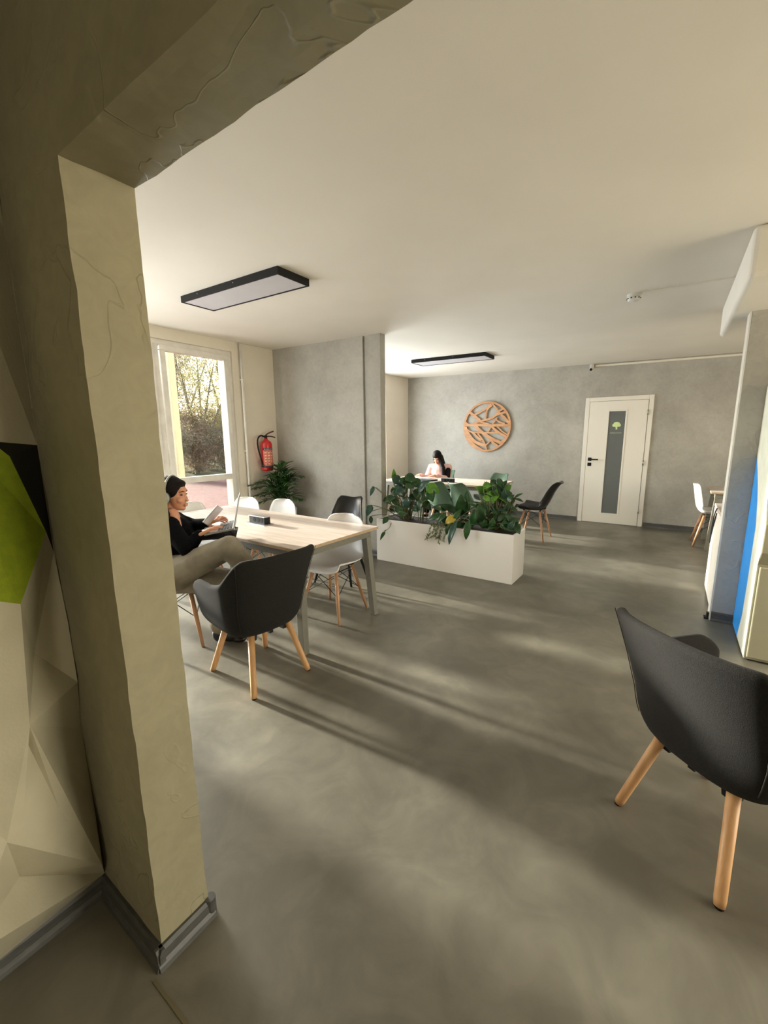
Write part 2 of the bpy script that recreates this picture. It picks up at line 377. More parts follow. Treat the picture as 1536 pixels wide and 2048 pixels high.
window('window_1', XW+.035, W1[0], W1[1], W1[2], W1[3], [1.62, 2.525], .985)
window('window_2', XW2, W2[0], W2[1], W2[2], W2[3], [5.7], None)
# heating pipe beside the window
r = empty('heating_pipe', (XW, 3.575, 0), label='white vertical pipe running up the wall between window and fire extinguisher', cat='pipe')
b = B(); tube(b, [(.04, 0, 0), (.04, 0, 2.66)], .016, 12); obj('pipe', b, M_frame, r, smooth=True)
for z in (.4, 1.3, 2.2):
    b = B(); box(b, 0, .03, -.012, .012, z-.008, z+.008); tube(b, [(.04, 0, z-.008), (.04, 0, z+.008)], .02, 12); obj('bracket', b, M_frame, r)
# ------------------------------------------------------------------ door
r = empty('door_1', (0, YB, 0)); r['kind'] = 'structure'; r['label'] = 'white door with a tall grey frosted glass strip'
D0, D1, DZ = -1.2535, -.2956, 2.062
b = B(); box(b, D0, D0+.065, -.025, 0, 0, DZ); box(b, D1-.065, D1, -.025, 0, 0, DZ); box(b, D0+.065, D1-.065, -.025, 0, DZ-.065, DZ); obj('door_frame', b, M_door, r, bevel=.004)
L0_, L1_ = D0+.07, D1-.07; gx0, gx1, gz0, gz1 = -.912, -.64, .155, 1.852
b = B(); y0, y1 = -.03, -.002
box(b, L0_, gx0, y0, y1, .006, DZ-.07); box(b, gx1, L1_, y0, y1, .006, DZ-.07); box(b, gx0, gx1, y0, y1, .006, gz0); box(b, gx0, gx1, y0, y1, gz1, DZ-.07)
leaf = obj('door_leaf', b, M_door, r)
b = B(); t = .02
box(b, gx0-.005, gx0+t, -.036, -.01, gz0-.005, gz1+.005); box(b, gx1-t, gx1+.005, -.036, -.01, gz0-.005, gz1+.005); box(b, gx0+t, gx1-t, -.036, -.01, gz0-.005, gz0+t); box(b, gx0+t, gx1-t, -.036, -.01, gz1-t, gz1+.005)
obj('glazing_bead', b, M_door, leaf, bevel=.003)
b = B(); box(b, gx0+.01, gx1-.01, -.024, -.012, gz0+.01, gz1-.01); gl = obj('frosted_pane', b, M_dglass, leaf)
# mushroom-shaped tree sticker and its line of lettering
FP = [0]
def flat_poly(bm, pts, y, th=.001):
    FP[0] += 1; y -= .00004*FP[0]
    hexa(bm, [(x, y, z) for x, z in pts], [(x, y-th, z) for x, z in pts])
b = B(); cx, cz = -.775, 1.60
for dx, dz, rr in ((0, .03, .035), (-.035, .012, .026), (.035, .012, .026), (-.018, .035, .026), (.02, .035, .026)):
    flat_poly(b, [(cx+dx+rr*math.cos(a*PI/8), cz+dz+rr*math.sin(a*PI/8)) for a in range(16)], -.0241)
flat_poly(b, [(cx-.008, cz-.055), (cx+.014, cz-.055), (cx+.012, cz+.005), (cx-.012, cz+.005)], -.0243)
flat_poly(b, [(cx-.03, cz+.0), (cx+.03, cz+.0), (cx+.008, cz-.025), (cx-.008, cz-.025)], -.0245)
obj('tree_sticker', b, M_logo, gl)
b = B()
for i in range(11):
    x = cx-.085+i*.0155
    flat_poly(b, [(x, cz-.118), (x+.003, cz-.118), (x+.003, cz-.1), (x, cz-.1)], -.0241)
    flat_poly(b, [(x+.003, cz-.118 if i % 2 else cz-.103), (x+.010, cz-.118 if i % 2 else cz-.103), (x+.010, cz-.115 if i % 2 else cz-.1), (x+.003, cz-.115 if i % 2 else cz-.1)], -.0241)
    flat_poly(b, [(x+.008, cz-.118), (x+.011, cz-.118), (x+.011, cz-.1), (x+.008, cz-.1)], -.0241)
obj('sticker_lettering', b, M_logo2, gl)
b = B(); box(b, -1.155, -1.10, -.038, -.03, 1.035, 1.09); tube(b, [(-1.127, -.035, 1.062), (-1.127, -.08, 1.062)], .009, 10); tube(b, [(-1.127, -.08, 1.062), (-.995, -.08, 1.062)], .0095, 10)
obj('door_handle', b, M_black, leaf, bevel=.002)
b = B(); box(b, -1.155, -1.10, -.038, -.03, .95, 1.005); tube(b, [(-1.127, -.036, .978), (-1.127, -.042, .978)], .012, 12); obj('lock_rosette', b, M_black, leaf)
for z in (.25, 1.02, 1.8):
    b = B(); tube(b, [(D1-.066, -.036, z-.04), (D1-.066, -.036, z+.04)], .008, 10); obj('hinge', b, M_chrome, r, smooth=True)
# ------------------------------------------------------------------ ceiling lights
def ceil_light(x0, x1, y0, y1, label):
    r = empty('ceiling_light', ((x0+x1)/2, (y0+y1)/2, ceil((x0+x1)/2)), label=label, cat='ceiling light'); r.rotation_euler.y = math.atan(.0165)
    hx, hy, h, t = (x1-x0)/2, (y1-y0)/2, .05, .012
    b = B(); box(b, -hx, hx, -hy, -hy+t, -h, 0); box(b, -hx, hx, hy-t, hy, -h, 0); box(b, -hx, -hx+t, -hy+t, hy-t, -h, 0); box(b, hx-t, hx, -hy+t, hy-t, -h, 0)
    obj('frame', b, M_black, r)
    b = B(); box(b, -hx+t, hx-t, -hy+t, hy-t, -h+.005, -.004); obj('diffuser', b, M_lamp, r)
    for sx in (-.5, .15):
        b = B(); tube(b, [(sx*hx*1.2, -hy-.002, -.02), (sx*hx*1.2, -hy+.001, -.02)], .004, 8); obj('screw', b, M_chrome, r)
ceil_light(-3.49, -2.32, 2.14, 2.445, 'black framed flat ceiling light, the large near one above the long table by the window')
ceil_light(-3.46, -2.27, 5.84, 6.21, 'black framed flat ceiling light, the small far one above the rear table')
# smoke detector with its surface trunking, cable trunk and camera at the back wall
r = empty('smoke_detector', (-.37, 4.15, ceil(-.37)), label='white round smoke detector on the ceiling', cat='smoke detector')
b = B(); lathe(b, [(.001, 0), (.05, 0), (.05, -.016), (.044, -.02)], 24); obj('mounting_base', b, M_frame, r)
b = B(); lathe(b, [(.044, -.02), (.047, -.03), (.044, -.046), (.028, -.055), (.001, -.056)], 24); obj('sensor_head', b, M_frame, r, smooth=True)
for a in range(10):
    c_, s_ = math.cos(a*PI/5), math.sin(a*PI/5); b = B(); box(b, .046*c_-.005, .046*c_+.005, .046*s_-.005, .046*s_+.005, -.037, -.03); obj('vent_slot', b, M_black, r)
tz = ceil(-.3)-.012; b = B(); hexa(b, [(-.31, 4.12, tz), (.258, 4.09, tz-.008), (.258, 4.11, tz-.008), (-.31, 4.14, tz)], [(-.31, 4.12, tz+.016), (.258, 4.09, tz+.006), (.258, 4.11, tz+.006), (-.31, 4.14, tz+.016)])
b_unused = lambda b: hexa(b, [(-.31, 4.045, ZC-.012), (.258, 4.02, ZC-.012), (.258, 4.04, ZC-.012), (-.31, 4.065, ZC-.012)], [(-.31, 4.045, ZC), (.258, 4.02, ZC), (.258, 4.04, ZC), (-.31, 4.065, ZC)])
tag(obj('cable_trunking', b, M_ceil), 'thin white cable trunking across the ceiling from smoke detector to soffit', 'cable trunking')
b = B(); hexa(b, [(-1.15, YB-.022, 2.545), (XR, YB-.022, 2.48), (XR, YB, 2.48), (-1.15, YB, 2.545)], [(-1.15, YB-.022, 2.572), (XR, YB-.022, 2.507), (XR, YB, 2.507), (-1.15, YB, 2.572)]); tag(obj('cable_trunking', b, M_white), 'long pale cable trunking along the top of the back wall', 'cable trunking')
r = empty('security_camera', (-1.2, YB, 2.55), label='small white security camera high on the back wall above the door', cat='security camera')
b = B(); box(b, -.03, .03, -.05, 0, -.02, .035); obj('bracket', b, M_frame, r, bevel=.005)
b = B(); tube(b, [(.005, -.03, 0), (0, -.10, -.05)], .03, 16); obj('camera_body', b, M_frame, r)
b = B(); tube(b, [(0, -.095, -.046), (0, -.108, -.056)], .022, 16); obj('lens', b, M_black, r)
b = B(); box(b, .69, .76, YB-.03, YB, 2.12, 2.2); tag(obj('junction_box', b, mat('brown_grey_box', (128, 100, 84), .6), bevel=.004), 'small brownish box on the back wall beside the column', 'junction box')
# soffit vent, just cut by the picture edge
r = empty('ceiling_vent', (.62, 3.52, 2.31), label='round white vent on the underside of the ceiling soffit', cat='vent')
b = B(); lathe(b, [(.001, -.012), (.05, -.012), (.075, -.02), (.09, -.012), (.095, 0)], 28); obj('vent_ring', b, M_frame, r, smooth=True)
# ------------------------------------------------------------------ wall art
r = empty('round_wall_art', (-2.94, YB-.03, 1.635), label='round caramel wood wall art cut into crossing branch shapes', cat='wall art')
R_ = .465
b = B(); n = 72
for ra, rb, y in ((R_-.035, R_, 0),):
    for k in range(n):
        a0, a1 = 2*PI*k/n, 2*PI*(k+1)/n
        q = [(rr*math.cos(a), rr*math.sin(a)) for rr, a in ((ra, a0), (rb, a0), (rb, a1), (ra, a1))]
        hexa(b, [(x, .012, z) for x, z in q], [(x, -.012, z) for x, z in q])
obj('rim', b, M_art, r)
bands = [([(-.75, .6), (-.5, .42), (-.28, .25)], .13), ([(-.6, .45), (-.1, .68), (.2, .93)], .09), ([(.2, .83), (0, .65), (-.06, .3)], .07), ([(.2, .9), (.4, .68), (.55, .5)], .07),
         ([(.85, .55), (.44, .47), (.17, .32), (-.36, .2), (-.74, .08), (-.95, .22)], .1), ([(.72, .7), (.5, .6), (.4, .5)], .1), ([(.58, .45), (.75, .3), (.93, .1)], .12), ([(-.97, .08), (-.44, .08), (.17, .05), (.98, .03)], .13),
         ([(.42, .35), (.25, .08), (.06, -.2)], .07), ([(-.5, .06), (-.15, -.25), (.27, -.5), (.72, -.68)], .15), ([(-.95, 0), (-.67, -.2), (-.15, -.24), (.48, -.26), (.6, -.3)], .07), ([(.2, .02), (.48, -.22), (.86, -.42)], .11), ([(.45, .0), (.65, -.2), (.9, -.35)], .06),
         ([(-.92, -.1), (-.6, -.5), (-.36, -.66), (0, -.76)], .15), ([(-.36, -.28), (-.1, -.6), (.04, -.95)], .08), ([(-.04, -.78), (.19, -.56)], .07), ([(.15, -.5), (.35, -.68), (.55, -.8)], .1),
         ([(-.85, -.4), (-.5, -.75), (-.15, -.95)], .12), ([(.4, .26), (.55, .16), (.75, .1)], .07), ([(-.6, -.2), (-.42, -.38), (-.2, -.55)], .1), ([(-.3, .2), (.0, .12), (.2, .06)], .07), ([(.3, -.5), (.6, -.62), (.85, -.45)], .08), ([(-.9, .0), (-.85, -.3), (-.7, -.5)], .14)]
b = B()
for i, (ps, wd) in enumerate(bands):
    sp = spline([(x*R_, z*R_, 0) for x, z in ps], 7); lo, hi = [], []
    for k, p in enumerate(sp):
        d = (sp[min(k+1, len(sp)-1)]-sp[max(k-1, 0)]).normalized(); nn = Vector((-d.y, d.x, 0))*wd*R_/2*.82
        for q, lst in ((p+nn, hi), (p-nn, lo)):
            if q.length > R_-.004: q = q.normalized()*(R_-.004)
            lst.append(q)
    y0, y1 = .009, -.009-i*.0002
    for k in range(len(sp)-1):
        q = [lo[k], lo[k+1], hi[k+1], hi[k]]
        hexa(b, [(p.x, y0, p.y) for p in q], [(p.x, y1, p.y) for p in q])
obj('branch_lattice', b, M_art, r)
b = B()
b.free()
for x, z in ((-.3, .3), (.3, .3), (0, -.42)):
    b = B(); tube(b, [(x, 0, z), (x, .03, z)], .01, 8); obj('wall_spacer', b, M_art, r)
# ------------------------------------------------------------------ tables
def table(name, x0, x1, y0, y1, zt, label, legs=True, leg_w=.056):
    r = empty(name, ((x0+x1)/2, (y0+y1)/2, 0), label=label, cat='table')
    hx, hy = (x1-x0)/2, (y1-y0)/2
    b = B(); box(b, -hx, hx, -hy, hy, zt-.022, zt)
    for f in b.faces:
        f.material_index = 0 if abs(f.normal.z) > .5 else 1
    b.normal_update()
    for f in b.faces: f.material_index = 0 if abs(f.normal.z) > .5 else 1
    obj('tabletop', b, [M_lam, M_edge], r, bevel=.002)
    i = .045; h = .06; z1 = zt-.022; z0 = z1-h; b = B()
    box(b, -hx+i, hx-i, -hy+i, -hy+i+.03, z0, z1); box(b, -hx+i, hx-i, hy-i-.03, hy-i, z0, z1)
    box(b, -hx+i, -hx+i+.03, -hy+i+.03, hy-i-.03, z0, z1); box(b, hx-i-.03, hx-i, -hy+i+.03, hy-i-.03, z0, z1)
    obj('apron', b, M_tleg, r, bevel=.002)
    for sx in (-1, 1):
        for sy in (-1, 1):
            b = B(); w2 = leg_w/2
            tx, ty = sx*(hx-i-w2), sy*(hy-i-w2); fx, fy = sx*(hx-.0-w2), sy*(hy-.01-w2); v = w2*.9
            hexa(b, [(fx-v, fy-v, 0), (fx+v, fy-v, 0), (fx+v, fy+v, 0), (fx-v, fy+v, 0)], [(tx-w2, ty-w2, z0), (tx+w2, ty-w2, z0), (tx+w2, ty+w2, z0), (tx-w2, ty+w2, z0)])
            obj('leg', b, M_tleg, r, bevel=.002)
    return r
t1 = table('long_table', -3.935, -1.93, 1.865, 2.745, .75, 'long oak-topped work table with grey metal legs beside the large window')
t1.rotation_euler.z = math.radians(-1.2)
t2 = table('long_table', -4.0, -2.05, 5.77, 6.66, .75, 'oak-topped work table in the rear bay behind the planter')
t3 = table('side_table', .45, 1.9, 6.55, 7.35, .75, 'oak-topped table at the far right behind the column')
def socket_box(loc, rz, label):
    r = empty('power_socket_box', loc, rz, label=label, cat='power socket')
    b = B(); box(b, -.13, .13, -.055, .045, 0, .004); obj('tray', b, M_alu, r)
    b = B(); box(b, -.105, .105, -.03, .03, .004, .062); obj('housing', b, M_black, r, bevel=.003)
    b = B(); box(b, -.108, .108, -.033, .033, .062, .067); obj('lid', b, M_alu, r)
    for i in (-1, 0, 1):
        b = B(); n = 16; c_ = [(.018+i*.05+.019*math.cos(2*PI*k/n), .035+.02*math.sin(2*PI*k/n)) for k in range(n)]
        hexa(b, [(x, -.0312, z) for x, z in c_], [(x, -.0302, z) for x, z in c_]); obj('socket', b, mat('socket_black', (4, 4, 4), .6, spec=.1), r)
    return r
p = atz(516, 1050, .75)
socket_box((-2.855, 2.29, .751), math.radians(-3), 'black three-socket power box standing on the long table by the window')
socket_box((-2.87, 5.98, .751), 0, 'black power socket box on the rear table')
# ------------------------------------------------------------------ chairs
def tub_chair(loc, rz, label):
    r = empty('tub_chair', loc, rz, label=label, cat='armchair', group='charcoal felt tub chairs')
    NS, NT = 48, 14
    def rim(s):                       # s in [-1,1] : left arm front, back centre, right arm front
        a = abs(s); sg = 1 if s >= 0 else -1
        if a > .62:
            q = (a-.62)/.38; x, y = .295-.02*q*q, -.02+.29*q
        else:
            ph = (a/.62)*PI/2; x, y = .295*math.sin(ph)**.75, -.02-.235*max(0, math.cos(ph))**.62
        return sg*x, y
    def top(s):
        a = abs(s)
        def sm(t): t = max(0, min(1, t)); return t*t*(3-2*t)
        h = .825+.012*(1-a/.4)**1 if a < .4 else .825
        h = h-(.825-.645)*sm((a-.30)/.36)-.0*a
        if a > .86: h -= .075*((a-.86)/.14)**2.2
        return h
    KP = ((.28, .60), (.325, .68), (.345, .75), (.37, .81), (.41, .865), (.47, .905), (.55, .945), (.64, .985), (.74, 1.045), (.84, 1.11))
    def kz(z):
        for (a_, p_), (c_, q_) in zip(KP, KP[1:]):
            if z <= c_: return p_+(q_-p_)*max(0, (z-a_)/(c_-a_))
        return KP[-1][1]
    b = B(); grid = []
    for i in range(NS+1):
        s = -1+2*i/NS; x, y = rim(s); hz = top(s); row = []
        for j in range(NT+1):
            t = j/NT
            zb = .322+.02*abs(s)**3
            z = zb+(hz-zb)*t
            k = kz(z)
            lean = max(0, (z-.50))/.33; back = max(0, 1-abs(s)/.62)**.5
            row.append(b.verts.new((x*k, (y*k if y < 0 else y*min(1, k*1.05))-.085*lean*back, z)))
        grid.append(row)
    for i in range(NS):
        for j in range(NT): b.faces.new((grid[i][j], grid[i+1][j], grid[i+1][j+1], grid[i][j+1]))
    bot = [g[0] for g in grid]; c = b.verts.new((0, 0, .31))
    for i in range(NS): b.faces.new((bot[i+1], bot[i], c))
    # front lip between the arms
    fl = [b.verts.new(((-1+2*k/8)*.68*.275, .19+.03*(1-(abs(-1+2*k/8))**2)*.5, .345)) for k in range(9)]
    b.faces.new([c]+[bot[0]]+fl[1:-1]+[bot[-1]])
    obj('shell', b, M_fab, r, smooth=True, solid=.038, soff=-1, sub=1)
    b = B(); rows = []
    for j, (zz, k) in enumerate(((.40, .85), (.43, .97), (.46, 1), (.485, .93), (.49, .6), (.492, .2))):
        rows.append([b.verts.new((.235*k*math.copysign(abs(math.cos(a))**.6, math.cos(a)), .0+.225*k*math.copysign(abs(math.sin(a))**.6, math.sin(a)), zz)) for a in [2*PI*q/32 for q in range(32)]])
    for a_, c_ in zip(rows, rows[1:]):
        for q in range(32): b.faces.new((a_[q], a_[(q+1) % 32], c_[(q+1) % 32], c_[q]))
    b.faces.new(rows[0]); b.faces.new(rows[-1])
    obj('seat_cushion', b, M_fab, r, smooth=True)
    # pressed seam lines of the cover
    for sx in (-1, 1):
        b = B(); pts = []
        for j in range(2, NT+1):
            t = j/NT; s = sx*.36; x, y = rim(s); hz = top(s); zb = .322
            z = zb+(hz-zb)*t; k = kz(z); lean = max(0, z-.5)/.33; bk = max(0, 1-abs(s)/.62)**.5
            pts.append(Vector((x*k, y*k-.085*lean*bk, z))*1.0+Vector((sx*.002, -.003, 0)))
        tube(b, pts, .0016, 6); obj('seam', b, M_bfelt, r)
    b = B(); box(b, -.15, .15, -.012, .012, .305, .325); box(b, -.012, .012, -.15, .15, .305, .325)
    for sx in (-1, 1):
        for sy in (-1, 1): hexa(b, [(sx*.115-.02, sy*.115-.02, .29), (sx*.115+.02, sy*.115-.02, .29), (sx*.115+.02, sy*.115+.02, .29), (sx*.115-.02, sy*.115+.02, .29)], [(sx*.105-.025, sy*.105-.025, .362), (sx*.105+.025, sy*.105-.025, .362), (sx*.105+.025, sy*.105+.025, .362), (sx*.105-.025, sy*.105+.025, .362)])
    obj('metal_base', b, M_wire, r)
    for sx in (-1, 1):
        for sy in (-1, 1):
            b = B(); f = Vector((sx*.197, sy*.235, .004)); t_ = Vector((sx*.12, sy*.12, .372))
            tube(b, [f, f.lerp(t_, .06), t_], [.0155, .0175, .0205], 16); lg = obj('leg', b, M_beech, r, smooth=True)
            b = B(); lathe(b, [(.001, 0), (.014, 0), (.014, .005), (.001, .005)], 12, (f.x, f.y, 0)); obj('foot_pad', b, M_black, lg)
    return r
tub_chair((-2.055, 1.58, 0), math.radians(84), 'charcoal felt tub chair drawn up to the long table, back to the room')
tub_chair((.254, 1.782, 0), math.radians(-39.8), 'charcoal felt tub chair in the right foreground, partly cut off by the picture edge')

def shell_chair(loc, rz, label, kind, group, mshell, mleg, pad=None, rot2=0):
    r = empty('side_chair', loc, rz, label=label, cat='chair', group=group)
    # profile from seat front to top of back: (y forward, z, half width)
    if kind == 'dsw':
        prof = [(.235, .415, .17), (.23, .432, .205), (.19, .445, .222), (.10, .438, .23), (0, .428, .232), (-.09, .43, .232), (-.15, .452, .232), (-.19, .51, .232), (-.212, .60, .226), (-.228, .69, .21), (-.242, .765, .18), (-.25, .80, .135), (-.255, .812, .07)]
        curl, bend = .055, .06
    else:
        prof = [(.255, .422, .15), (.24, .44, .195), (.19, .45, .225), (.10, .442, .24), (0, .43, .242), (-.08, .428, .24), (-.135, .45, .232), (-.18, .51, .215), (-.225, .60, .192), (-.265, .69, .17), (-.31, .765, .152), (-.345, .805, .145), (-.37, .815, .142)]
        curl, bend = .055, .075
    sp = spline([(p[0], p[1], p[2]) for p in prof], 3); NU = 16; b = B(); grid = []
    for k, p in enumerate(sp):
        d = (sp[min(k+1, len(sp)-1)]-sp[max(k-1, 0)]); tan = Vector((d.x, d.y)).normalized(); nrm = Vector((-tan.y, tan.x))
        if nrm.y < 0 and p.y < .44: nrm = -nrm
        back = max(0, min(1, (p.y-.44)/.12)); row = []
        nrm2 = Vector((0, 1)).lerp(Vector((1, .05)), back).normalized()
        for i in range(NU+1):
            u = -1+2*i/NU; c_ = (curl*(1-back)*abs(u)**2.6*(1 if p.x < .2 else .3) + bend*back*abs(u)**2.2)
            zz = p.y+nrm2.y*c_; yy = p.x+nrm2.x*c_
            if kind != 'dsw' and k > len(sp)-9: zz += .022*(math.cos(u*PI*1.05)*-.5+.5)*(k-len(sp)+9)/9 - .03*max(0, abs(u)-.86)/.14*(k-len(sp)+9)/9
            row.append(b.verts.new((u*p.z, yy, zz)))
        grid.append(row)
    for k in range(len(grid)-1):
        for i in range(NU): b.faces.new((grid[k][i], grid[k][i+1], grid[k+1][i+1], grid[k+1][i]))
    obj('shell', b, mshell, r, smooth=True, solid=.008, soff=0, bevel=0)
    if pad:
        b = B(); rows = []
        for zz, k in ((.432, .9), (.455, 1), (.472, .97), (.48, .8), (.483, .3)):
            rows.append([b.verts.new((.19*k*math.copysign(abs(math.cos(a))**.6, math.cos(a)), .035+.185*k*math.copysign(abs(math.sin(a))**.6, math.sin(a)), zz)) for a in [2*PI*q/28 for q in range(28)]])
        for a_, c_ in zip(rows, rows[1:]):
            for q in range(28): b.faces.new((a_[q], a_[(q+1) % 28], c_[(q+1) % 28], c_[q]))
        b.faces.new(rows[0]); b.faces.new(rows[-1]); obj('seat_pad', b, pad, r, smooth=True)
    for sx in (-1, 1):
        for sy in (-1, 1):
            b = B(); f = Vector((sx*.205, sy*.2, 0)); t_ = Vector((sx*.115, sy*.105+.0, .41))
            tube(b, [f, f.lerp(t_, .5), t_], [.0105, .0155, .0165], 12); obj('leg', b, mleg, r, smooth=True)
    b = B()
    L_ = lambda sx, sy, q: Vector((sx*.205, sy*.2, 0)).lerp(Vector((sx*.115, sy*.105, .41)), q)
    for a_, c_ in (((-1, -1), (1, -1)), ((1, -1), (1, 1)), ((1, 1), (-1, 1)), ((-1, 1), (-1, -1))):
        tube(b, [L_(*a_, .93), L_(*c_, .5)], .0032, 6); tube(b, [L_(*c_, .93), L_(*a_, .5)], .0032, 6)
    for sx in (-1, 1):
        tube(b, [L_(sx, -1, .96), L_(sx, 1, .96)], .004, 6); tube(b, [L_(-1, sx, .96), L_(1, sx, .96)], .004, 6)
        tube(b, [(sx*.11, -.1, .40), (sx*.13, -.12, .43)], .01, 8); tube(b, [(sx*.11, .1, .40), (sx*.13, .12, .43)], .01, 8)
    obj('wire_brace', b, M_wire, r)
    return r
def chair_copy(src, loc, rz, label, group):
    c = copy_tree(src); c.location = loc; c.rotation_euler = (0, 0, rz); c['label'] = label; c['group'] = group; return c
GW, GG, GB = 'white shell chairs', 'green shell chairs', 'black shell chairs'
R = math.radians
wc = shell_chair((-2.26, 2.535, 0), R(183), 'white shell chair pushed under the right end of the long table', 'dsw', GW, M_shell, M_beech2)
chair_copy(wc, (-3.40, 2.86, 0), R(178), 'white shell chair with rounded back, the one standing in front of the potted palm', GW)
chair_copy(wc, (-3.86, 2.76, 0), R(184), 'white shell chair beside the window end of the long table, seen over the power box', GW)
chair_copy(wc, (-3.93, 2.34, 0), R(-100), 'white shell chair at the window end of the long table', GW)
chair_copy(wc, (.53, 6.93, 0), R(-88), 'white shell chair at the far right drawn up to the side table by the wall', GW)
shell_chair((-2.76, 3.22, 0), R(195), 'black shell chair behind the long table in front of the grey partition', 'tulip', GB, M_bshell, M_black, M_black)
bc = shell_chair((-1.56, 6.12, 0), R(88), 'black shell chair with wooden legs at the right end of the rear table', 'tulip', GB, M_bshell, M_beech2, M_black)
gc = shell_chair((-2.76, 5.66, 0), R(-6), 'green shell chair at the rear table, the left one of the pair behind the planter', 'tulip', GG, M_gshell, M_beech2, M_gshell)
chair_copy(gc, (-2.37, 5.62, 0), R(-14), 'green shell chair at the rear table, the right one of the pair behind the planter', GG)
chair_copy(gc, (-2.42, 6.72, 0), R(172), 'green shell chair on the far side of the rear table, against the back wall', GG)
pch = shell_chair((-2.93, 1.60, 0), R(-53), 'grey shell chair under the seated person wearing headphones', 'dsw', 'grey shell chair', M_gyshell, M_beech2)
# ------------------------------------------------------------------ fire extinguisher
r = empty('fire_extinguisher', (XW+.1, 3.846, 1.025), label='red fire extinguisher with black hose hung on the wall above the palm', cat='fire extinguisher')
b = B(); lathe(b, [(.001, 0), (.062, 0), (.07, .006), (.073, .02), (.073, .33), (.068, .355), (.05, .378), (.026, .392), (.022, .41), (.001, .41)], 32); obj('cylinder', b, M_red, r, smooth=True)
b = B(); lathe(b, [(.001, .40), (.02, .40), (.02, .45), (.001, .45)], 16); tube(b, [(0, 0, .435), (-.03, -.03, .435)], .01, 10); obj('valve', b, M_black, r)
b = B(); tube(b, spline([(0, 0, .45), (.02, .03, .475), (.05, .09, .50)], 5), [.009]*11, 8); tube(b, spline([(0, .01, .435), (.03, .06, .435), (.05, .11, .42)], 5), [.008]*11, 8); obj('squeeze_handle', b, mat('handle_red_black', (70, 18, 18), .4), r, smooth=True)
b = B(); tube(b, spline([(-.0, -.03, .435), (0, -.08, .445), (0, -.128, .40), (0, -.132, .30), (0, -.10, .18), (0, -.078, .085)], 7), .0095, 10); obj('hose', b, M_black, r, smooth=True)
b = B(); lathe(b, [(.001, -.03), (.014, -.03), (.011, .01), (.001, .01)], 12, (0, -.078, .08)); obj('nozzle', b, M_black, r)
b = B(); tube(b, [(.018, -.08, .07), (.03, -.08, .07)], .012, 12); obj('hose_clip', b, M_chrome, r)
def cyl_patch(bm, rr, a0, a1, z0, z1, n=12):
    A = [(rr*math.cos(a0+(a1-a0)*k/n), rr*math.sin(a0+(a1-a0)*k/n)) for k in range(n+1)]
    for (xa, ya), (xb, yb) in zip(A, A[1:]):
        v = [bm.verts.new(p) for p in ((xa, ya, z0), (xb, yb, z0), (xb, yb, z1), (xa, ya, z1))]; bm.faces.new(v)
b = B(); cyl_patch(b, .0736, R(-75), R(45), .04, .29); lab = obj('label', b, mat('extinguisher_label', (196, 62, 58), .4, c2=(222, 150, 120), scale=60, stretch=(1, 1, 3), detail=2), r)
for z0, z1 in ((.262, .29), (.04, .062)):
    b = B(); cyl_patch(b, .0739, R(-75), R(45), z0, z1); obj('label_band', b, mat('label_navy', (34, 30, 70), .4), lab)
pr_ = [(-62+i*13, -55+i*13, .27, .281) for i in range(7)]+[(-60+i*32, -42+i*32, .225-j*.035, .236-j*.035) for j in range(5) for i in range(3)]
for a0, a1, z0, z1 in pr_:
    b = B(); cyl_patch(b, .0742, R(a0), R(a1), z0, z1, 3); obj('label_print', b, mat('label_white', (232, 214, 200), .5), lab)
b = B(); box(b, -.094, -.06, -.02, .02, .25, .33); obj('wall_bracket', b, M_wire, r)
r.scale = (1.06,)*3
# ------------------------------------------------------------------ leaves
def leaf(bm, base, tip, width, n=8, droop=.15, upv=(0, 0, 1), mi=0, heart=True, fold=.18):
    base, tip = Vector(base), Vector(tip); d = tip-base; L = d.length; dn = d.normalized()
    side = dn.cross(Vector(upv)); side = side.normalized() if side.length > .05 else Vector((1, 0, 0)); nm = side.cross(dn).normalized()
    cols = []
    for i in range(n+1):
        t = i/n
        wdt = width*.5*((math.sin(PI*min(1, t**.62))**.9) if heart else math.sin(PI*t**.85)**.8) if 0 < t < 1 else (width*.12 if t == 0 and heart else 0.0005)
        c = base+d*t+nm*(math.sin(PI*t)*L*droop)
        cols.append([c-side*wdt+nm*wdt*fold*1.2, c-side*wdt*.5+nm*wdt*fold*.3, c, c+side*wdt*.5+nm*wdt*fold*.3, c+side*wdt+nm*wdt*fold*1.2])
    vs = [[bm.verts.new(p) for p in row] for row in cols]
    for a, c in zip(vs, vs[1:]):
        for k in range(4):
            f = bm.faces.new((a[k], a[k+1], c[k+1], c[k])); f.material_index = mi; f.smooth = True
rnd = random.Random(4)
def rv(s): return Vector((rnd.uniform(-s, s), rnd.uniform(-s, s), rnd.uniform(-s, s)))
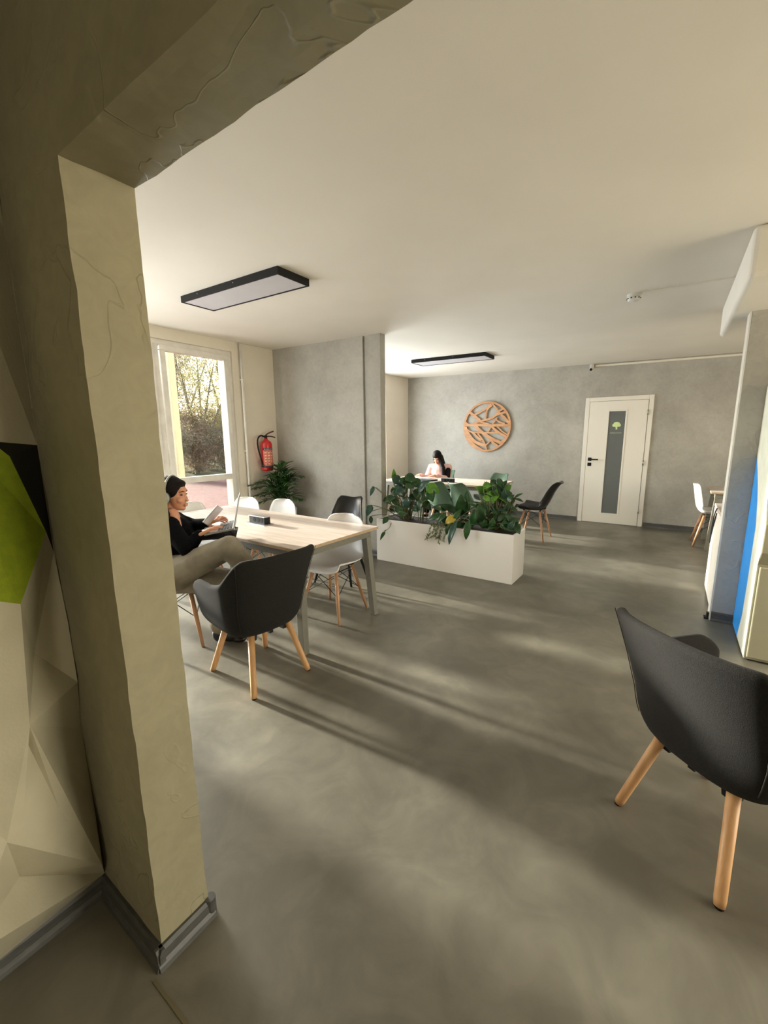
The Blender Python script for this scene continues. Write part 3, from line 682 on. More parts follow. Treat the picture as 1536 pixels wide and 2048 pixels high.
# planter
r = empty('planter_box', (-2.022, 4.189, 0), label='long white planter box full of green plants', cat='planter')
hx, hy, hz, t = .8225, .1937, .507, .018
b = B(); box(b, -hx, hx, -hy, -hy+t, 0, hz); box(b, -hx, hx, hy-t, hy, 0, hz); box(b, -hx, -hx+t, -hy+t, hy-t, 0, hz); box(b, hx-t, hx, -hy+t, hy-t, 0, hz); box(b, -hx+t, hx-t, -hy+t, hy-t, 0, .02)
obj('box', b, M_planter, r, bevel=.003)
b = B(); box(b, -hx+t, hx-t, -hy+t, hy-t, hz-.03, hz-.012); obj('soil', b, M_soil, r)
def plant(name, base, label, leaves, mats, extra=None, stemr=.004):
    """leaves: (px, py, Y, length, width, tilt-direction px, material, heart)"""
    r = empty(name, base, label=label, cat='plant')
    bl, bs = B(), B(); o = Vector(base)
    for (x, y, Y, L, W, ang, mi, ht) in leaves:
        c = aty(x, y, Y); d = rt*math.cos(R(ang))+Vector((0, 0, 1))*math.sin(R(ang))+Vector((0, rnd.uniform(-.5, .2), 0)); d.normalize()
        nrm = (Vector((.35, -1, .7))+rv(.5)).normalized()
        leaf(bl, c-d*L/2-o, c+d*L/2-o, W, upv=nrm, mi=mi, heart=ht, droop=.12)
        a = c-d*L/2-o; e = Vector((rnd.uniform(-.06, .06), rnd.uniform(-.04, .04), -.03)); mid = a.lerp(e, .5)+Vector((0, 0, .04))+rv(.02)
        tube(bs, spline([e, mid, a, a.lerp(c-o, .5)], 4), stemr, 5)
    if extra: extra(bl, bs, o)
    fo = obj('foliage', bl, mats, r, recalc=False, solid=.0008); obj('stems', bs, M_stem, r, smooth=True)
    return r
LM = [M_leaf, M_leafb, M_leafl, M_leafy]
def scatter(cx, cy, rx, ry, Y0, Y1, n, L, W, mis, heart=True):
    out = []
    for _ in range(n):
        a, q = rnd.uniform(0, 2*PI), math.sqrt(rnd.random()); x, y = cx+rx*q*math.cos(a), cy+ry*q*math.sin(a)
        out.append((x, y, rnd.uniform(Y0, Y1), L*rnd.uniform(.75, 1.25), W*rnd.uniform(.75, 1.2), rnd.uniform(-70, 200), rnd.choice(mis), heart))
    return out
lv = [(787, 950, 4.2, .17, .06, 75, 2, 0), (795, 962, 4.15, .14, .12, -30, 1, 1), (822, 958, 4.15, .15, .12, -20, 0, 1), (835, 968, 4.2, .15, .11, -40, 0, 1), (744, 983, 4.0, .12, .05, -110, 1, 1), (738, 1022, 3.9, .15, .09, -105, 1, 1), (742, 1040, 3.92, .09, .05, -80, 0, 0),
      (780, 1000, 4.1, .14, .11, -150, 0, 1), (802, 985, 4.1, .14, .13, -60, 1, 1), (815, 1005, 4.15, .14, .11, -70, 1, 1), (770, 1042, 3.96, .09, .07, -120, 0, 1), (765, 1072, 3.95, .12, .04, -110, 0, 1), (800, 1022, 4.1, .13, .09, -60, 0, 1), (835, 990, 4.2, .15, .12, -80, 0, 1), (850, 985, 4.2, .12, .10, 20, 0, 1)]
lv += scatter(808, 995, 34, 34, 4.08, 4.28, 26, .115, .09, [0, 0, 1, 0])
def vine(bl, bs, o):
    for pts in ([(790, 1030, 4.1), (770, 1017, 3.97), (744, 1022, 3.9)], [(790, 1025, 4.1), (772, 992, 4.03), (752, 975, 4.0)], [(785, 1036, 4.03), (779, 1055, 3.97), (768, 1062, 3.95)]):
        tube(bs, spline([aty(*q)-o for q in pts], 6), .004, 6)
plant('pothos', (-2.55, 4.19, .5), 'trailing heart-leaved plant at the left end of the planter', lv, LM, vine)
lv = [(866, 978, 4.12, .17, .13, -30, 2, 1), (850, 972, 4.15, .2, .13, 40, 1, 1), (850, 996, 4.15, .16, .12, -120, 0, 1), (862, 992, 4.1, .15, .12, -60, 0, 1), (842, 1010, 4.15, .14, .1, -100, 0, 1), (838, 985, 4.22, .15, .1, 60, 0, 1), (855, 1012, 4.2, .14, .1, -40, 0, 1)]
plant('heart_leaf_philodendron', (-2.32, 4.2, .5), 'broad-leaved green plant left of the planter middle in front of the green chairs', lv, LM)
lv = [(922, 1010, 4.1, .26, .13, 84, 0, 0), (934, 1006, 4.13, .26, .09, 96, 0, 0), (897, 1018, 4.15, .22, .09, 150, 0, 0), (880, 1016, 4.1, .2, .08, 172, 0, 0), (902, 1040, 4.03, .15, .09, -145, 3, 0), (906, 1066, 3.955, .27, .075, -98, 1, 0), (897, 1058, 3.965, .14, .06, -110, 0, 0), (935, 1060, 3.955, .21, .075, -92, 0, 0),
      (952, 1012, 4.1, .22, .08, 150, 0, 0), (962, 1032, 4.1, .28, .11, -80, 0, 0), (948, 1036, 4.05, .2, .09, -100, 0, 0), (870, 1034, 4.02, .18, .07, -155, 0, 0), (884, 1036, 4.02, .16, .06, -130, 0, 0), (915, 1030, 4.06, .16, .06, 60, 0, 0), (972, 1020, 4.12, .2, .09, -60, 0, 0)]
lv += scatter(925, 1042, 42, 13, 4.05, 4.25, 16, .14, .06, [0, 0, 0, 1], False)
plant('peace_lily', (-1.95, 4.18, .5), 'lance-leaved plant with one yellow leaf in the middle of the planter', lv, LM)
lv = scatter(995, 985, 30, 18, 4.08, 4.3, 34, .12, .065, [0, 0, 2, 0], True)+scatter(1008, 1012, 24, 26, 4.06, 4.28, 26, .11, .06, [0, 0, 0, 1], True)+scatter(1000, 1046, 34, 14, 4.02, 4.28, 26, .12, .075, [0, 0, 0, 1], True)
lv += [(1037, 992, 4.15, .1, .03, 30, 0, 0), (1038, 1001, 4.15, .1, .03, -20, 0, 0), (962, 980, 4.2, .15, .08, 150, 2, 0), (1005, 972, 4.2, .15, .07, 50, 0, 0), (1018, 1056, 4.05, .15, .11, -20, 0, 1), (1034, 1058, 4.08, .12, .09, -50, 0, 1), (985, 1056, 4.05, .13, .09, 200, 0, 1)]
plant('ficus_bush', (-1.45, 4.19, .5), 'dense bushy small-leaved plant at the right end of the planter', lv, LM)
def trail(bl, bs, o):
    for i in range(7):
        x0 = 862+i*4.5; pts = [(x0, 1044, 4.03), (x0+1, 1052, 3.97), (x0+rnd.uniform(-7, 3), 1066+rnd.uniform(-5, 5), 3.965), (x0+rnd.uniform(-14, 2)-(3-i if i < 3 else 0)*3, 1080+rnd.uniform(-8, 10), 3.965)]
        sp = spline([aty(*q)-o for q in pts], 6); tube(bs, sp, .0012, 4)
        for p in sp[3:]:
            for s in range(2):
                d = Vector((rnd.uniform(-1, 1), -.3, rnd.uniform(-.8, .5))).normalized(); leaf(bl, p, p+d*.026, .018, n=4, mi=0)
plant('trailing_ivy', (-2.18, 4.05, .5), 'thin trailing vine hanging over the front of the planter', [], [mat('pale_vine_leaf', (112, 118, 72), .5)], trail)
# ------------------------------------------------------------------ palm
r = empty('potted_palm', (-4.27, 3.84, 0), label='dark green palm in a pale pot in the corner by the partition', cat='plant')
b = B(); lathe(b, [(.001, 0), (.13, 0), (.15, .02), (.175, .50), (.175, .53), (.16, .53), (.155, .50), (.001, .49)], 32); obj('pot', b, M_pot, r, smooth=True)
bl, bs = B(), B()
rr = random.Random(11)
fronds = [(-.34, -.14, .60, .98), (-.30, -.22, .42, .80), (.02, .04, .62, 1.08), (-.08, -.02, .64, 1.15), (.16, .06, .56, 1.0), (.24, -.08, .44, .86), (.2, -.18, .30, .70), (-.2, -.25, .3, .7), (.08, -.1, .6, 1.0), (-.1, -.12, .55, 1.02), (.30, .05, .35, .76), (-.2, -.05, .55, 1.05), (.05, -.2, .5, .88), (-.36, -.05, .35, .78), (.1, -.16, .58, 1.05), (-.42, -.18, .5, .9), (-.3, -.3, .5, .95), (.0, -.28, .5, .85), (.18, -.02, .6, 1.12), (-.02, .1, .6, 1.18), (.3, -.12, .5, .98), (-.15, .02, .6, 1.12), (.26, .1, .6, 1.05)]
for dx, dy, h, top in fronds:
    a = Vector((rr.uniform(-.03, .03), rr.uniform(-.03, .03), .49)); e = Vector((dx, dy, top-.05)); mid = Vector((dx*.35, dy*.35, .49+(top-.49)*.75))
    e.z = max(.62, e.z-.08*(abs(dx)*2)); sp = spline([a, mid, e], 9); tube(bs, sp, .004, 5)
    m_ = len(sp)
    for i in range(5, m_):
        t_ = i/m_; d = (sp[i]-sp[i-1]).normalized(); s = d.cross(Vector((0, 0, 1))).normalized()
        for sg in (-1, 1):
            L = .2*math.sin(PI*min(1, .25+t_*.72))
            dd = (d*.75+s*sg*.75+Vector((0, 0, rr.uniform(-.35, -.02)))).normalized()
            leaf(bl, sp[i], sp[i]+dd*L, .021, n=4, droop=.12, heart=False)
# keep the fronds on the room side of both walls
for bb in (bl, bs):
    for v in bb.verts:
        v.co.x = max(v.co.x, XW+4.27+.012); v.co.y = min(v.co.y, 4.13-3.84-.012)
obj('fronds', bl, M_palm, r, recalc=False, solid=.0008); obj('stems', bs, M_stem, r, smooth=True)
# ------------------------------------------------------------------ relief wall panel at the left edge
def relief():
    r = empty('geometric_wall_relief', (PX0, 0, 0), label='faceted geometric wall relief at the left picture edge beside the pillar', cat='wall decoration')
    def P(y, z, d): return Vector((d*2.2, y, z))
    e = PY0-.002
    V = dict(A=(.20, 1.60, .03), A2=(.345, 1.43, .022), C=(.401, 1.221, .012), D=(.303, 1.065, .05), E0=(.15, 1.15, .06), F=(e, 1.156, .0), G=(.335, .89, .008), Hh=(e, .95, .012), I=(e, .762, .014), J=(.275, .751, .06), K=(e, .595, .0), L=(.395, .167, .035),
             N=(e, .063, .004), O=(.19, .49, .07), P=(.214, .302, .03), Q=(.269, .69, .052), S_=(.31, .458, .05), T=(.224, .499, .066), U=(.10, .80, .03), W=(.08, .30, .09), X=(.12, .063, .012), Y=(.0, .063, .012), Z=(-.3, .063, .01), a1=(-.3, .6, .08), a2=(-.3, 1.2, .05), a3=(-.3, 1.7, .02), a4=(e, 1.456, .0), a5=(.30, 1.47, .015),
             b1=(e, 2.0, .0), b2=(.32, 1.9, .03), b3=(.2, 2.1, .04), b4=(e, 2.3, .01), b5=(-.3, 2.3, .03), K2=(e, .36, .004))
    V = {k: P(*v) for k, v in V.items()}
    lime = [('A', 'A2', 'C'), ('A', 'C', 'D'), ('A', 'D', 'E0')]
    blk = [('A2', 'a5', 'a4'), ('A2', 'a4', 'C'), ('C', 'a4', 'F'), ('A', 'a5', 'A2')]
    grey = [('C', 'F', 'G'), ('D', 'C', 'G'), ('D', 'G', 'J'), ('G', 'F', 'Hh'), ('G', 'Hh', 'I'), ('G', 'I', 'J'), ('J', 'I', 'K'), ('E0', 'D', 'U'), ('D', 'J', 'U'),
            ('J', 'K', 'K2'), ('J', 'K2', 'L'), ('J', 'L', 'S_'), ('J', 'S_', 'Q'), ('Q', 'S_', 'T'), ('J', 'Q', 'T'), ('J', 'T', 'O'), ('J', 'O', 'U'), ('T', 'S_', 'L'), ('T', 'L', 'O'),
            ('O', 'L', 'P'), ('P', 'L', 'N'), ('K2', 'N', 'L'), ('O', 'P', 'W'), ('W', 'P', 'N'), ('W', 'N', 'X'), ('W', 'X', 'Y'), ('W', 'Y', 'Z'), ('U', 'O', 'W'), ('U', 'W', 'a1'), ('W', 'Z', 'a1'), ('E0', 'U', 'a1'), ('E0', 'a1', 'a2'), ('A', 'E0', 'a2'), ('A', 'a2', 'a3'),
            ('a5', 'b2', 'a4'), ('a4', 'b2', 'b1'), ('b2', 'b3', 'b1'), ('b3', 'b4', 'b1'), ('A', 'b2', 'a5'), ('A', 'b3', 'b2'), ('A', 'a3', 'b3'), ('a3', 'b5', 'b3'), ('b3', 'b5', 'b4')]
    for nm, fs, m_ in (('relief_facets', grey, M_relief), ('lime_facet', lime, M_lime), ('black_facet', blk, M_bfelt)):
        b = B(); vs = {}
        for f in fs:
            for k in f:
                if k not in vs: vs[k] = b.verts.new(V[k])
            b.faces.new([vs[k] for k in f])
        # give the sheet its backing down to the wall
        for ed in [e_ for e_ in b.edges if len(e_.link_faces) == 1]:
            a_, c_ = ed.verts
            if a_.co.x > .001 or c_.co.x > .001:
                q = [b.verts.new((.0005, v.co.y, v.co.z)) for v in (a_, c_)]; b.faces.new((a_, c_, q[1], q[0]))
        o = obj(nm, b, m_, r)
        if nm != 'relief_facets': o['label'] = nm.replace('_', ' ')
relief()
# ------------------------------------------------------------------ machine at the right edge
r = empty('drinks_machine', (.513, 3.42, 0), label='tall machine with blue and cream wave print on its side, right of the column', cat='vending machine')
DM = 4.05-3.42; XM = .75
b = B()
front = [(0, .0), (-.075, .66), (-.13, .70), (-.14, .85), (-.03, 1.0), (.0, 1.25), (.0, 1.86)]
front = [(0.0, .012), (-.0, .655), (-.055, .74), (-.06, .92), (-.0, 1.03), (.02, 1.25), (.02, 1.80)]
prof = front+[(DM, 1.80), (DM, .012)]
hexa(b, [(0.0, y, z) for y, z in prof], [(XM, y, z) for y, z in prof]); obj('cabinet', b, M_mgrey, r, bevel=.004)
def yz(x, y): p = atx(x, y, .5125); return (p.y-3.42, p.z)
back_edge = DM
wave = [yz(1487, 1308), yz(1476, 1262)]
b = B()
white = [(.001, .014), (.001, .655), (-.053, .74), (-.058, .92), (.002, 1.03), (.022, 1.25), (.022, 1.79), (DM-.002, 1.79)]
wv = [yz(1517, 917), yz(1516, 960), yz(1515, 1000), yz(1512, 1050), yz(1503, 1110), yz(1494, 1170), yz(1484, 1230), (yz(1473, 1275)[0], .014)]
wv[0] = (DM-.002, wv[0][1]+.02)
hexa(b, [(-.001, y, z) for y, z in white+wv], [(.0, y, z) for y, z in white+wv]); obj('white_print', b, M_mwhite, r)
b = B(); bl_ = wv+[(DM-.002, .014)]
hexa(b, [(-.0012, y, z) for y, z in bl_], [(.0, y, z) for y, z in bl_]); obj('blue_print', b, M_blue, r)
st = [(.025, 1.75), (.06, 1.45), (.11, 1.2), (.135, 1.0), (.10, .8), (.07, .6), (.07, .3), (.075, .05), (.02, .02), (.004, .3), (.003, .64), (-.05, .745), (-.052, .91), (.008, 1.02), (.024, 1.25)]
b = B(); hexa(b, [(-.0022, y, z) for y, z in st], [(-.001, y, z) for y, z in st]); obj('cream_print', b, M_cream, r)
b = B(); box(b, .01, XM-.01, -.018, 0.0, .03, .64); obj('lower_door', b, M_mgrey, r, bevel=.006)
for x, y in ((.03, .03), (.03, DM-.05), (XM-.03, .03), (XM-.03, DM-.05)):
    b = B(); tube(b, [(x, y, 0), (x, y, .014)], .02, 12); obj('foot', b, M_black, r)
# white cabinet behind the column, with its cable
r = empty('white_cabinet', (.39, 4.31, 0), label='low white cabinet behind the column in front of the side table', cat='cabinet')
b = B(); box(b, .004, .6, 0, .62, .02, .80); obj('body', b, M_door, r, bevel=.003)
b = B(); box(b, -.012, .612, -.006, .64, .80, .825); obj('top', b, M_lam, r, bevel=.002)
b = B(); box(b, -.012, .003, .004, .31, .03, .795); obj('door', b, M_door, r, bevel=.002)
b = B(); box(b, -.012, .003, .314, .618, .03, .795); obj('door', b, M_door, r, bevel=.002)
b = B(); lp = [(.384, 5.02, .80), (.372, 4.90, .76), (.372, 4.83, .62), (.372, 4.80, .50), (.372, 4.84, .49), (.372, 4.80, .60), (.372, 4.72, .72), (.376, 4.66, .80)]
tube(b, spline([(.372, 4.62, .82), (.371, 4.74, .76), (.371, 4.86, .60), (.371, 4.90, .47), (.371, 4.88, .47), (.371, 4.80, .58), (.371, 4.68, .70), (.371, 4.60, .78)], 6), .005, 8)
tag(obj('power_cable', b, M_black, smooth=True), 'black cable looping down the side of the low white cabinet', 'cable')
b = B(); box(b, .35, .372, 4.07, 4.11, 0, .05); box(b, .335, .372, 4.06, 4.12, 0, .012); tag(obj('door_stop', b, M_black, bevel=.002), 'small black stop on the floor at the foot of the column', 'door stop')
# ------------------------------------------------------------------ people
def fuse(name, bm, mats, parent, vox=.006, smooth=6, matfn=None):
    """one continuous skin out of overlapping volumes"""
    o = obj(name, bm, mats, None)
    m1 = o.modifiers.new('r', 'REMESH'); m1.mode = 'VOXEL'; m1.voxel_size = vox
    m2 = o.modifiers.new('s', 'SMOOTH'); m2.factor = .5; m2.iterations = smooth
    dg = bpy.context.evaluated_depsgraph_get(); me = bpy.data.meshes.new_from_object(o.evaluated_get(dg))
    old = o.data; o.modifiers.clear(); o.data = me; me.materials.clear()
    for m_ in mats if isinstance(mats, (list, tuple)) else [mats]: me.materials.append(m_)
    for p in me.polygons:
        p.use_smooth = True
        p.material_index = matfn(p.center) if matfn else 0
    bpy.data.meshes.remove(old); me.name = name
    o.parent = parent; o.matrix_parent_inverse = Matrix.Translation(-parent.location)
    return o
def head(bm, c, f, u, s=1.0):
    """head with brow, nose, lips, chin and ears; c centre, f facing, u up"""
    f = Vector(f).normalized(); u = (Vector(u)-f*Vector(u).dot(f)).normalized(); r_ = f.cross(u)
    Q = Matrix((r_, f, u)).transposed(); c = Vector(c)
    def e(x, y, z, a, b_, d): ell(bm, c+Q@Vector((x, y, z))*s, (a*s, b_*s, d*s), 16, Q)
    e(0, -.012, .03, .074, .093, .088)      # skull
    e(0, .028, -.03, .056, .056, .078)      # face
    e(0, .042, -.08, .034, .034, .028)      # jaw
    e(0, .064, -.09, .019, .019, .017)       # chin
    e(0, .068, .032, .046, .016, .02)      # brow
    e(0, .082, -.012, .009, .011, .026)     # nose bridge
    e(0, .094, -.034, .012, .013, .010)      # nose tip
    e(0, .087, -.058, .021, .012, .006); e(0, .085, -.07, .019, .012, .007)   # lips
    for sx in (-1, 1):
        e(sx*.034, .06, -.03, .022, .022, .024)   # cheeks
        e(sx*.074, -.008, -.012, .008, .019, .03)  # ears
    return Q
def face_parts(parent, c, Q, s=1.0, down=0):
    c = Vector(c)
    def W(x, y, z): return c+Q@Vector((x, y, z))*s-parent.location
    for sx in (-1, 1):
        b = B(); ell(b, W(sx*.031, .072, .006), (.011*s, .008*s, .0045*s), 12, Q); obj('eye', b, mat('eye_dark', (30, 20, 16), .2), parent, smooth=True)
        b = B(); tube(b, [W(sx*.014, .082, .027), W(sx*.032, .079, .031), W(sx*.048, .066, .026)], [.003*s, .0035*s, .0015*s], 6); obj('eyebrow', b, M_hair, parent, smooth=True)
    b = B(); tube(b, [W(-.018, .084, -.064), W(0, .0925, -.0625), W(.018, .084, -.064)], [.002*s, .005*s, .002*s], 8); obj('lips', b, M_lip, parent, smooth=True)
def hand(bm, w, d, n, L=.175, curl=.5, side=1, spread=.2):
    """palm, four fingers and thumb; w wrist, d pointing, n back-of-hand normal"""
    w, d, n = Vector(w), Vector(d).normalized(), Vector(n); n = (n-d*n.dot(d)).normalized(); s = d.cross(n)*side
    pl = L*.5
    for q in (-.032, -.011, .011, .031): caps(bm, w+s*q*.6, w+d*pl+s*q, .014, .0115, 8)
    for q, fl, fr in ((-.033, .78, .0075), (-.011, .97, .0085), (.011, 1.0, .0085), (.032, .9, .008)):
        p = w+d*pl+s*q; dd = (d+s*q*spread*8*.3).normalized(); ln = L*.5*fl
        for k, (fr_, a) in enumerate(((.42, .25), (.32, .8), (.26, 1.3))):
            an = curl*a; v = (dd*math.cos(an)-n*math.sin(an)); p2 = p+v*ln*fr_; caps(bm, p, p2, fr*(1-.08*k), fr*(.94-.08*k), 8); p = p2
    t0 = w+d*pl*.28+s*.03; t1 = t0+(d*.55+s*.7-n*.35).normalized()*.04; t2 = t1+(d*.9+s*.15-n*.35).normalized()*.03; t3 = t2+(d-n*.3).normalized()*.024
    caps(bm, t0, t1, .014, .0105, 8); caps(bm, t1, t2, .0105, .009, 8); caps(bm, t2, t3, .009, .007, 8)
# ---- person with headphones at the long table
PF = Vector((.83, .555, 0)).normalized()           # the way the person faces
PS = Vector((PF.y, -PF.x, 0))                      # the person's right, towards the room
hipc = at(342, 1150, 2.95)
pr = empty('person', (hipc.x, hipc.y, 0), label='person in black top and khaki trousers with headphones, seated sideways at the long table', cat='person')
HC = at(347, 989, 2.93); NK = at(336, 1030, 2.94)
shR, shL = at(339, 1054, 2.82), at(352, 1042, 3.10)
elR, wrR = at(374, 1098, 2.76), at(398, 1070, 2.80)
elL, wrL = at(386, 1052, 3.12), at(414, 1046, 3.05)
chest = at(345, 1065, 2.95); waist = at(348, 1115, 2.95)
hpR, hpL = at(352, 1146, 2.84), at(352, 1150, 3.03)
knR, knL = at(459, 1094, 2.68), at(458, 1160, 2.92)
anR = at(515, 1162, 2.72); anL = Vector((-2.60, 1.675, .10)); 
hfR = PF
b = B()
Q1 = head(b, HC, PF+Vector((0, 0, -.08))+(-fw)*.03, (0, 0, 1), 1.02)
caps(b, HC+Vector((0, 0, -.05))-PF*.02, NK, .048, .055)
caps(b, NK, chest, .07, .10); caps(b, shR, shL, .055, .055); caps(b, chest, waist, .10, .095); caps(b, waist, hipc, .095, .11)
caps(b, shR, elR, .042, .036); caps(b, elR, wrR, .036, .024); caps(b, shL, elL, .042, .036); caps(b, elL, wrL, .036, .024)
hand(b, wrR, at(425, 1056, 2.80)-wrR, (0, 0, 1), .165, .45, -1)
hand(b, wrL, at(446, 1034, 3.03)-wrL, -fw*.3+Vector((0, 0, 1)), .165, .8, 1)
caps(b, hpR, knR, .075, .05); caps(b, knR, anR, .05, .034); caps(b, hpL, knL, .075, .05); caps(b, knL, anL, .05, .034)
caps(b, anL, anL+Vector((.10, .06, -.055)), .028, .02); caps(b, anR, anR+rt*.1-Vector((0, 0, .04)), .028, .02)
fuse('body', b, M_skin, pr, .0045, 3)
face_parts(pr, HC, Q1, 1.02)
# sweater
b = B()
caps(b, shR, shL, .072, .072); caps(b, (shR+shL)/2-Vector((0, 0, .03)), chest, .095, .125); caps(b, chest, waist, .125, .118); caps(b, waist, hipc+Vector((0, 0, .05)), .118, .13)
caps(b, chest-PS*.06, chest+PS*.06, .11, .11); caps(b, waist-PS*.05, waist+PS*.05, .10, .10)
caps(b, shR, elR, .066, .055); caps(b, elR, wrR, .055, .036); caps(b, shL, elL, .064, .054); caps(b, elL, wrL, .054, .036)
caps(b, at(360, 1125, 2.83), at(378, 1128, 2.86), .05, .03)
fuse('sweater', b, M_sweater, pr, .008, 5)
# skin of the scooped neckline
b = B(); q0, q1 = at(343, 1030, 2.88), at(357, 1052, 2.84)
caps(b, q0, q1, .05, .022); fuse('neckline', b, M_skin, pr, .006, 4)
# trousers
b = B()
caps(b, hpR, hpL, .125, .125); caps(b, hipc, hipc+PF*.1, .13, .12)
km = hpR.lerp(knR, .5)
caps(b, hpR, km, .105, .092); caps(b, km, knR, .092, .075); caps(b, knR, knR.lerp(anR, .5), .074, .068); caps(b, knR.lerp(anR, .5), anR, .068, .07)
km = hpL.lerp(knL, .5)+Vector((0, 0, -.01))
caps(b, hpL+PS*.08, km, .11, .10); caps(b, km, knL, .10, .08); caps(b, knL, knL.lerp(anL, .5), .076, .07); caps(b, knL.lerp(anL, .5), anL+Vector((0, 0, .04)), .07, .075)
fuse('trousers', b, M_pants, pr, .008, 5)
# shoes
def shoe(ank, d):
    b = B(); d = Vector(d).normalized(); z = Vector((0, 0, 1)); s = d.cross(z).normalized(); Q = Matrix((s, d, s.cross(d))).transposed()
    ell(b, ank-d*.01+s.cross(d)*(-.035), (.042, .055, .058), 14, Q); ell(b, ank+d*.07+s.cross(d)*(-.045), (.044, .105, .046), 14, Q); ell(b, ank+d*.13+s.cross(d)*(-.066), (.043, .06, .027), 14, Q)
    box(b, 0, .001, 0, .001, 0, .001) if False else None
    return fuse('shoe', b, M_bshell, pr, .006, 3)
shoe(Vector((anL.x, anL.y, .094)), (.83, .55, 0)); shoe(anR+Vector((0, 0, .0)), rt-Vector((0, 0, .35)))
# hair: cap, fringe swept back and the long part falling behind
b = B(); C_ = HC
def hq(x, y, z): return C_+Q1@Vector((x, y, z))*1.02
ell(b, hq(0, -.02, .042), (.084, .098, .09), 20, Q1); ell(b, hq(0, .03, .078), (.06, .052, .03), 16, Q1)
for sx in (-1, 1): ell(b, hq(sx*.06, -.01, .034), (.027, .066, .052), 14, Q1); ell(b, hq(sx*.056, -.06, -.03), (.028, .04, .08), 14, Q1)
ell(b, hq(0, -.08, -.05), (.066, .042, .11), 16, Q1)
caps(b, hq(0, -.085, -.1), hq(0, -.10, -.28), .06, .035); caps(b, hq(.06, -.055, -.05), at(333, 1030, 2.80), .028, .024); caps(b, at(333, 1030, 2.80), at(334, 1062, 2.75), .024, .016)
fuse('hair', b, M_hair, pr, .006, 4)
# headphones: a thing of its own
hp = empty('headphones', HC, label='pale grey over-ear headphones on the seated person', cat='headphones')
b = B(); tube(b, [Q1@Vector((.098*math.cos(a), -.01, .02+.112*math.sin(a))) for a in [PI*k/16 for k in range(17)]], .007, 8); obj('headband', b, M_phones, hp, smooth=True)
for sx in (-1, 1):
    b = B(); ell(b, Q1@Vector((sx*.105, -.006, -.012)), (.02, .034, .043), 18, Q1); ec = obj('ear_cup', b, M_phones, hp, smooth=True)
    b = B(); ell(b, Q1@Vector((sx*.09, -.004, -.012)), (.018, .031, .04), 18, Q1); obj('ear_pad', b, mat('dark_cushion', (40, 44, 46), .8), ec, smooth=True)
# phone in the left hand
pc = at(426, 1031, 2.99); ax = (at(441, 1013, 3.0)-at(411, 1048, 2.97)); hl = .075; ax.normalize(); sd = (ax.cross(-fw)).normalized(); sd = (sd*.35+fw*.93).normalized(); sd = (sd-ax*sd.dot(ax)).normalized(); nn = ax.cross(sd)
ph = empty('smartphone', pc, label='smartphone held up in the seated person\'s left hand over the laptop', cat='phone')
def slab(c, a, s, n, la, ls, ln):
    return [c+a*i*la+s*j*ls-n*ln for i, j in ((-1, -1), (1, -1), (1, 1), (-1, 1))], [c+a*i*la+s*j*ls+n*ln for i, j in ((-1, -1), (1, -1), (1, 1), (-1, 1))]
b = B(); hexa(b, *slab(Vector(), ax, sd, nn, .078, .037, .004)); obj('phone_body', b, M_alu, ph, bevel=.002)
sg = -1 if nn.dot(fw) > 0 else 1
b = B(); hexa(b, *slab(nn*sg*.0045, ax, sd, nn, .074, .034, .0006)); obj('phone_screen', b, mat('bright_phone_screen', (232, 232, 236), .2), ph)
# laptop stand (black board) and laptop
Dx = Vector((.63, .777, 0)).normalized(); Lx = Vector((-.777, .63, 0)).normalized()
c0 = atz(399, 1078, .81)
bo = c0+Lx*.165+Dx*.115
st_ = empty('laptop_stand', (bo.x, bo.y, .81), label='black laptop stand under the open laptop at the near edge of the long table', cat='laptop stand')
b = B(); hexa(b, *slab(Vector((0, 0, -.006)), Dx, Lx, Vector((0, 0, 1)), .115, .165, .006)); obj('board', b, M_black, st_, bevel=.003)
b = B()
for q in (-1, 1): tube(b, [Dx*.10+Lx*q*.13, Dx*.06+Lx*q*.12+Vector((0, 0, .052))], .006, 8); tube(b, [Dx*-.10+Lx*q*.13, Dx*-.06+Lx*q*.12+Vector((0, 0, .012))], .006, 8)
obj('prop', b, M_black, st_)
tl = R(8); Dt = Dx*math.cos(tl)+Vector((0, 0, math.sin(tl))); Nt = Lx.cross(Dt).normalized(); Nt = Nt if Nt.z > 0 else -Nt
lo = bo+Vector((0, 0, .038)); lo.z = .81+.034
lp = empty('laptop', lo, label='open silver laptop seen edge-on in front of the person with headphones', cat='laptop')
b = B(); hexa(b, *slab(Vector(), Dt, Lx, Nt, .108, .152, .0075)); obj('keyboard_deck', b, M_alu, lp, bevel=.003)
b = B()
for i in range(5):
    for j in range(13): hexa(b, *slab(Nt*.0085+Dt*(.085-i*.019)+Lx*(-.132+j*.022), Dt, Lx, Nt, .0082, .0095, .001))
obj('keys', b, M_key, lp)
b = B(); hexa(b, *slab(Nt*.0082-Dt*.06, Dt, Lx, Nt, .033, .048, .0004)); obj('trackpad', b, M_mwhite, lp)
hg = Dt*.106+Nt*.006; up2 = (Vector((0, 0, 1))*math.cos(R(12))+Dx*math.sin(R(12))).normalized(); n2 = Lx.cross(up2).normalized(); n2 = n2 if n2.dot(Dx) < 0 else -n2
b = B(); hexa(b, *slab(hg+up2*.106, up2, Lx, n2, .106, .152, .003)); ld = obj('lid', b, M_alu, lp, bevel=.002)
b = B(); hexa(b, *slab(hg+up2*.108+n2*.0034, up2, Lx, n2, .094, .142, .0005)); obj('screen', b, M_screen, ld)
b = B(); tube(b, [hg-Lx*.12, hg+Lx*.12], .006, 8); obj('hinge', b, M_alu, lp)
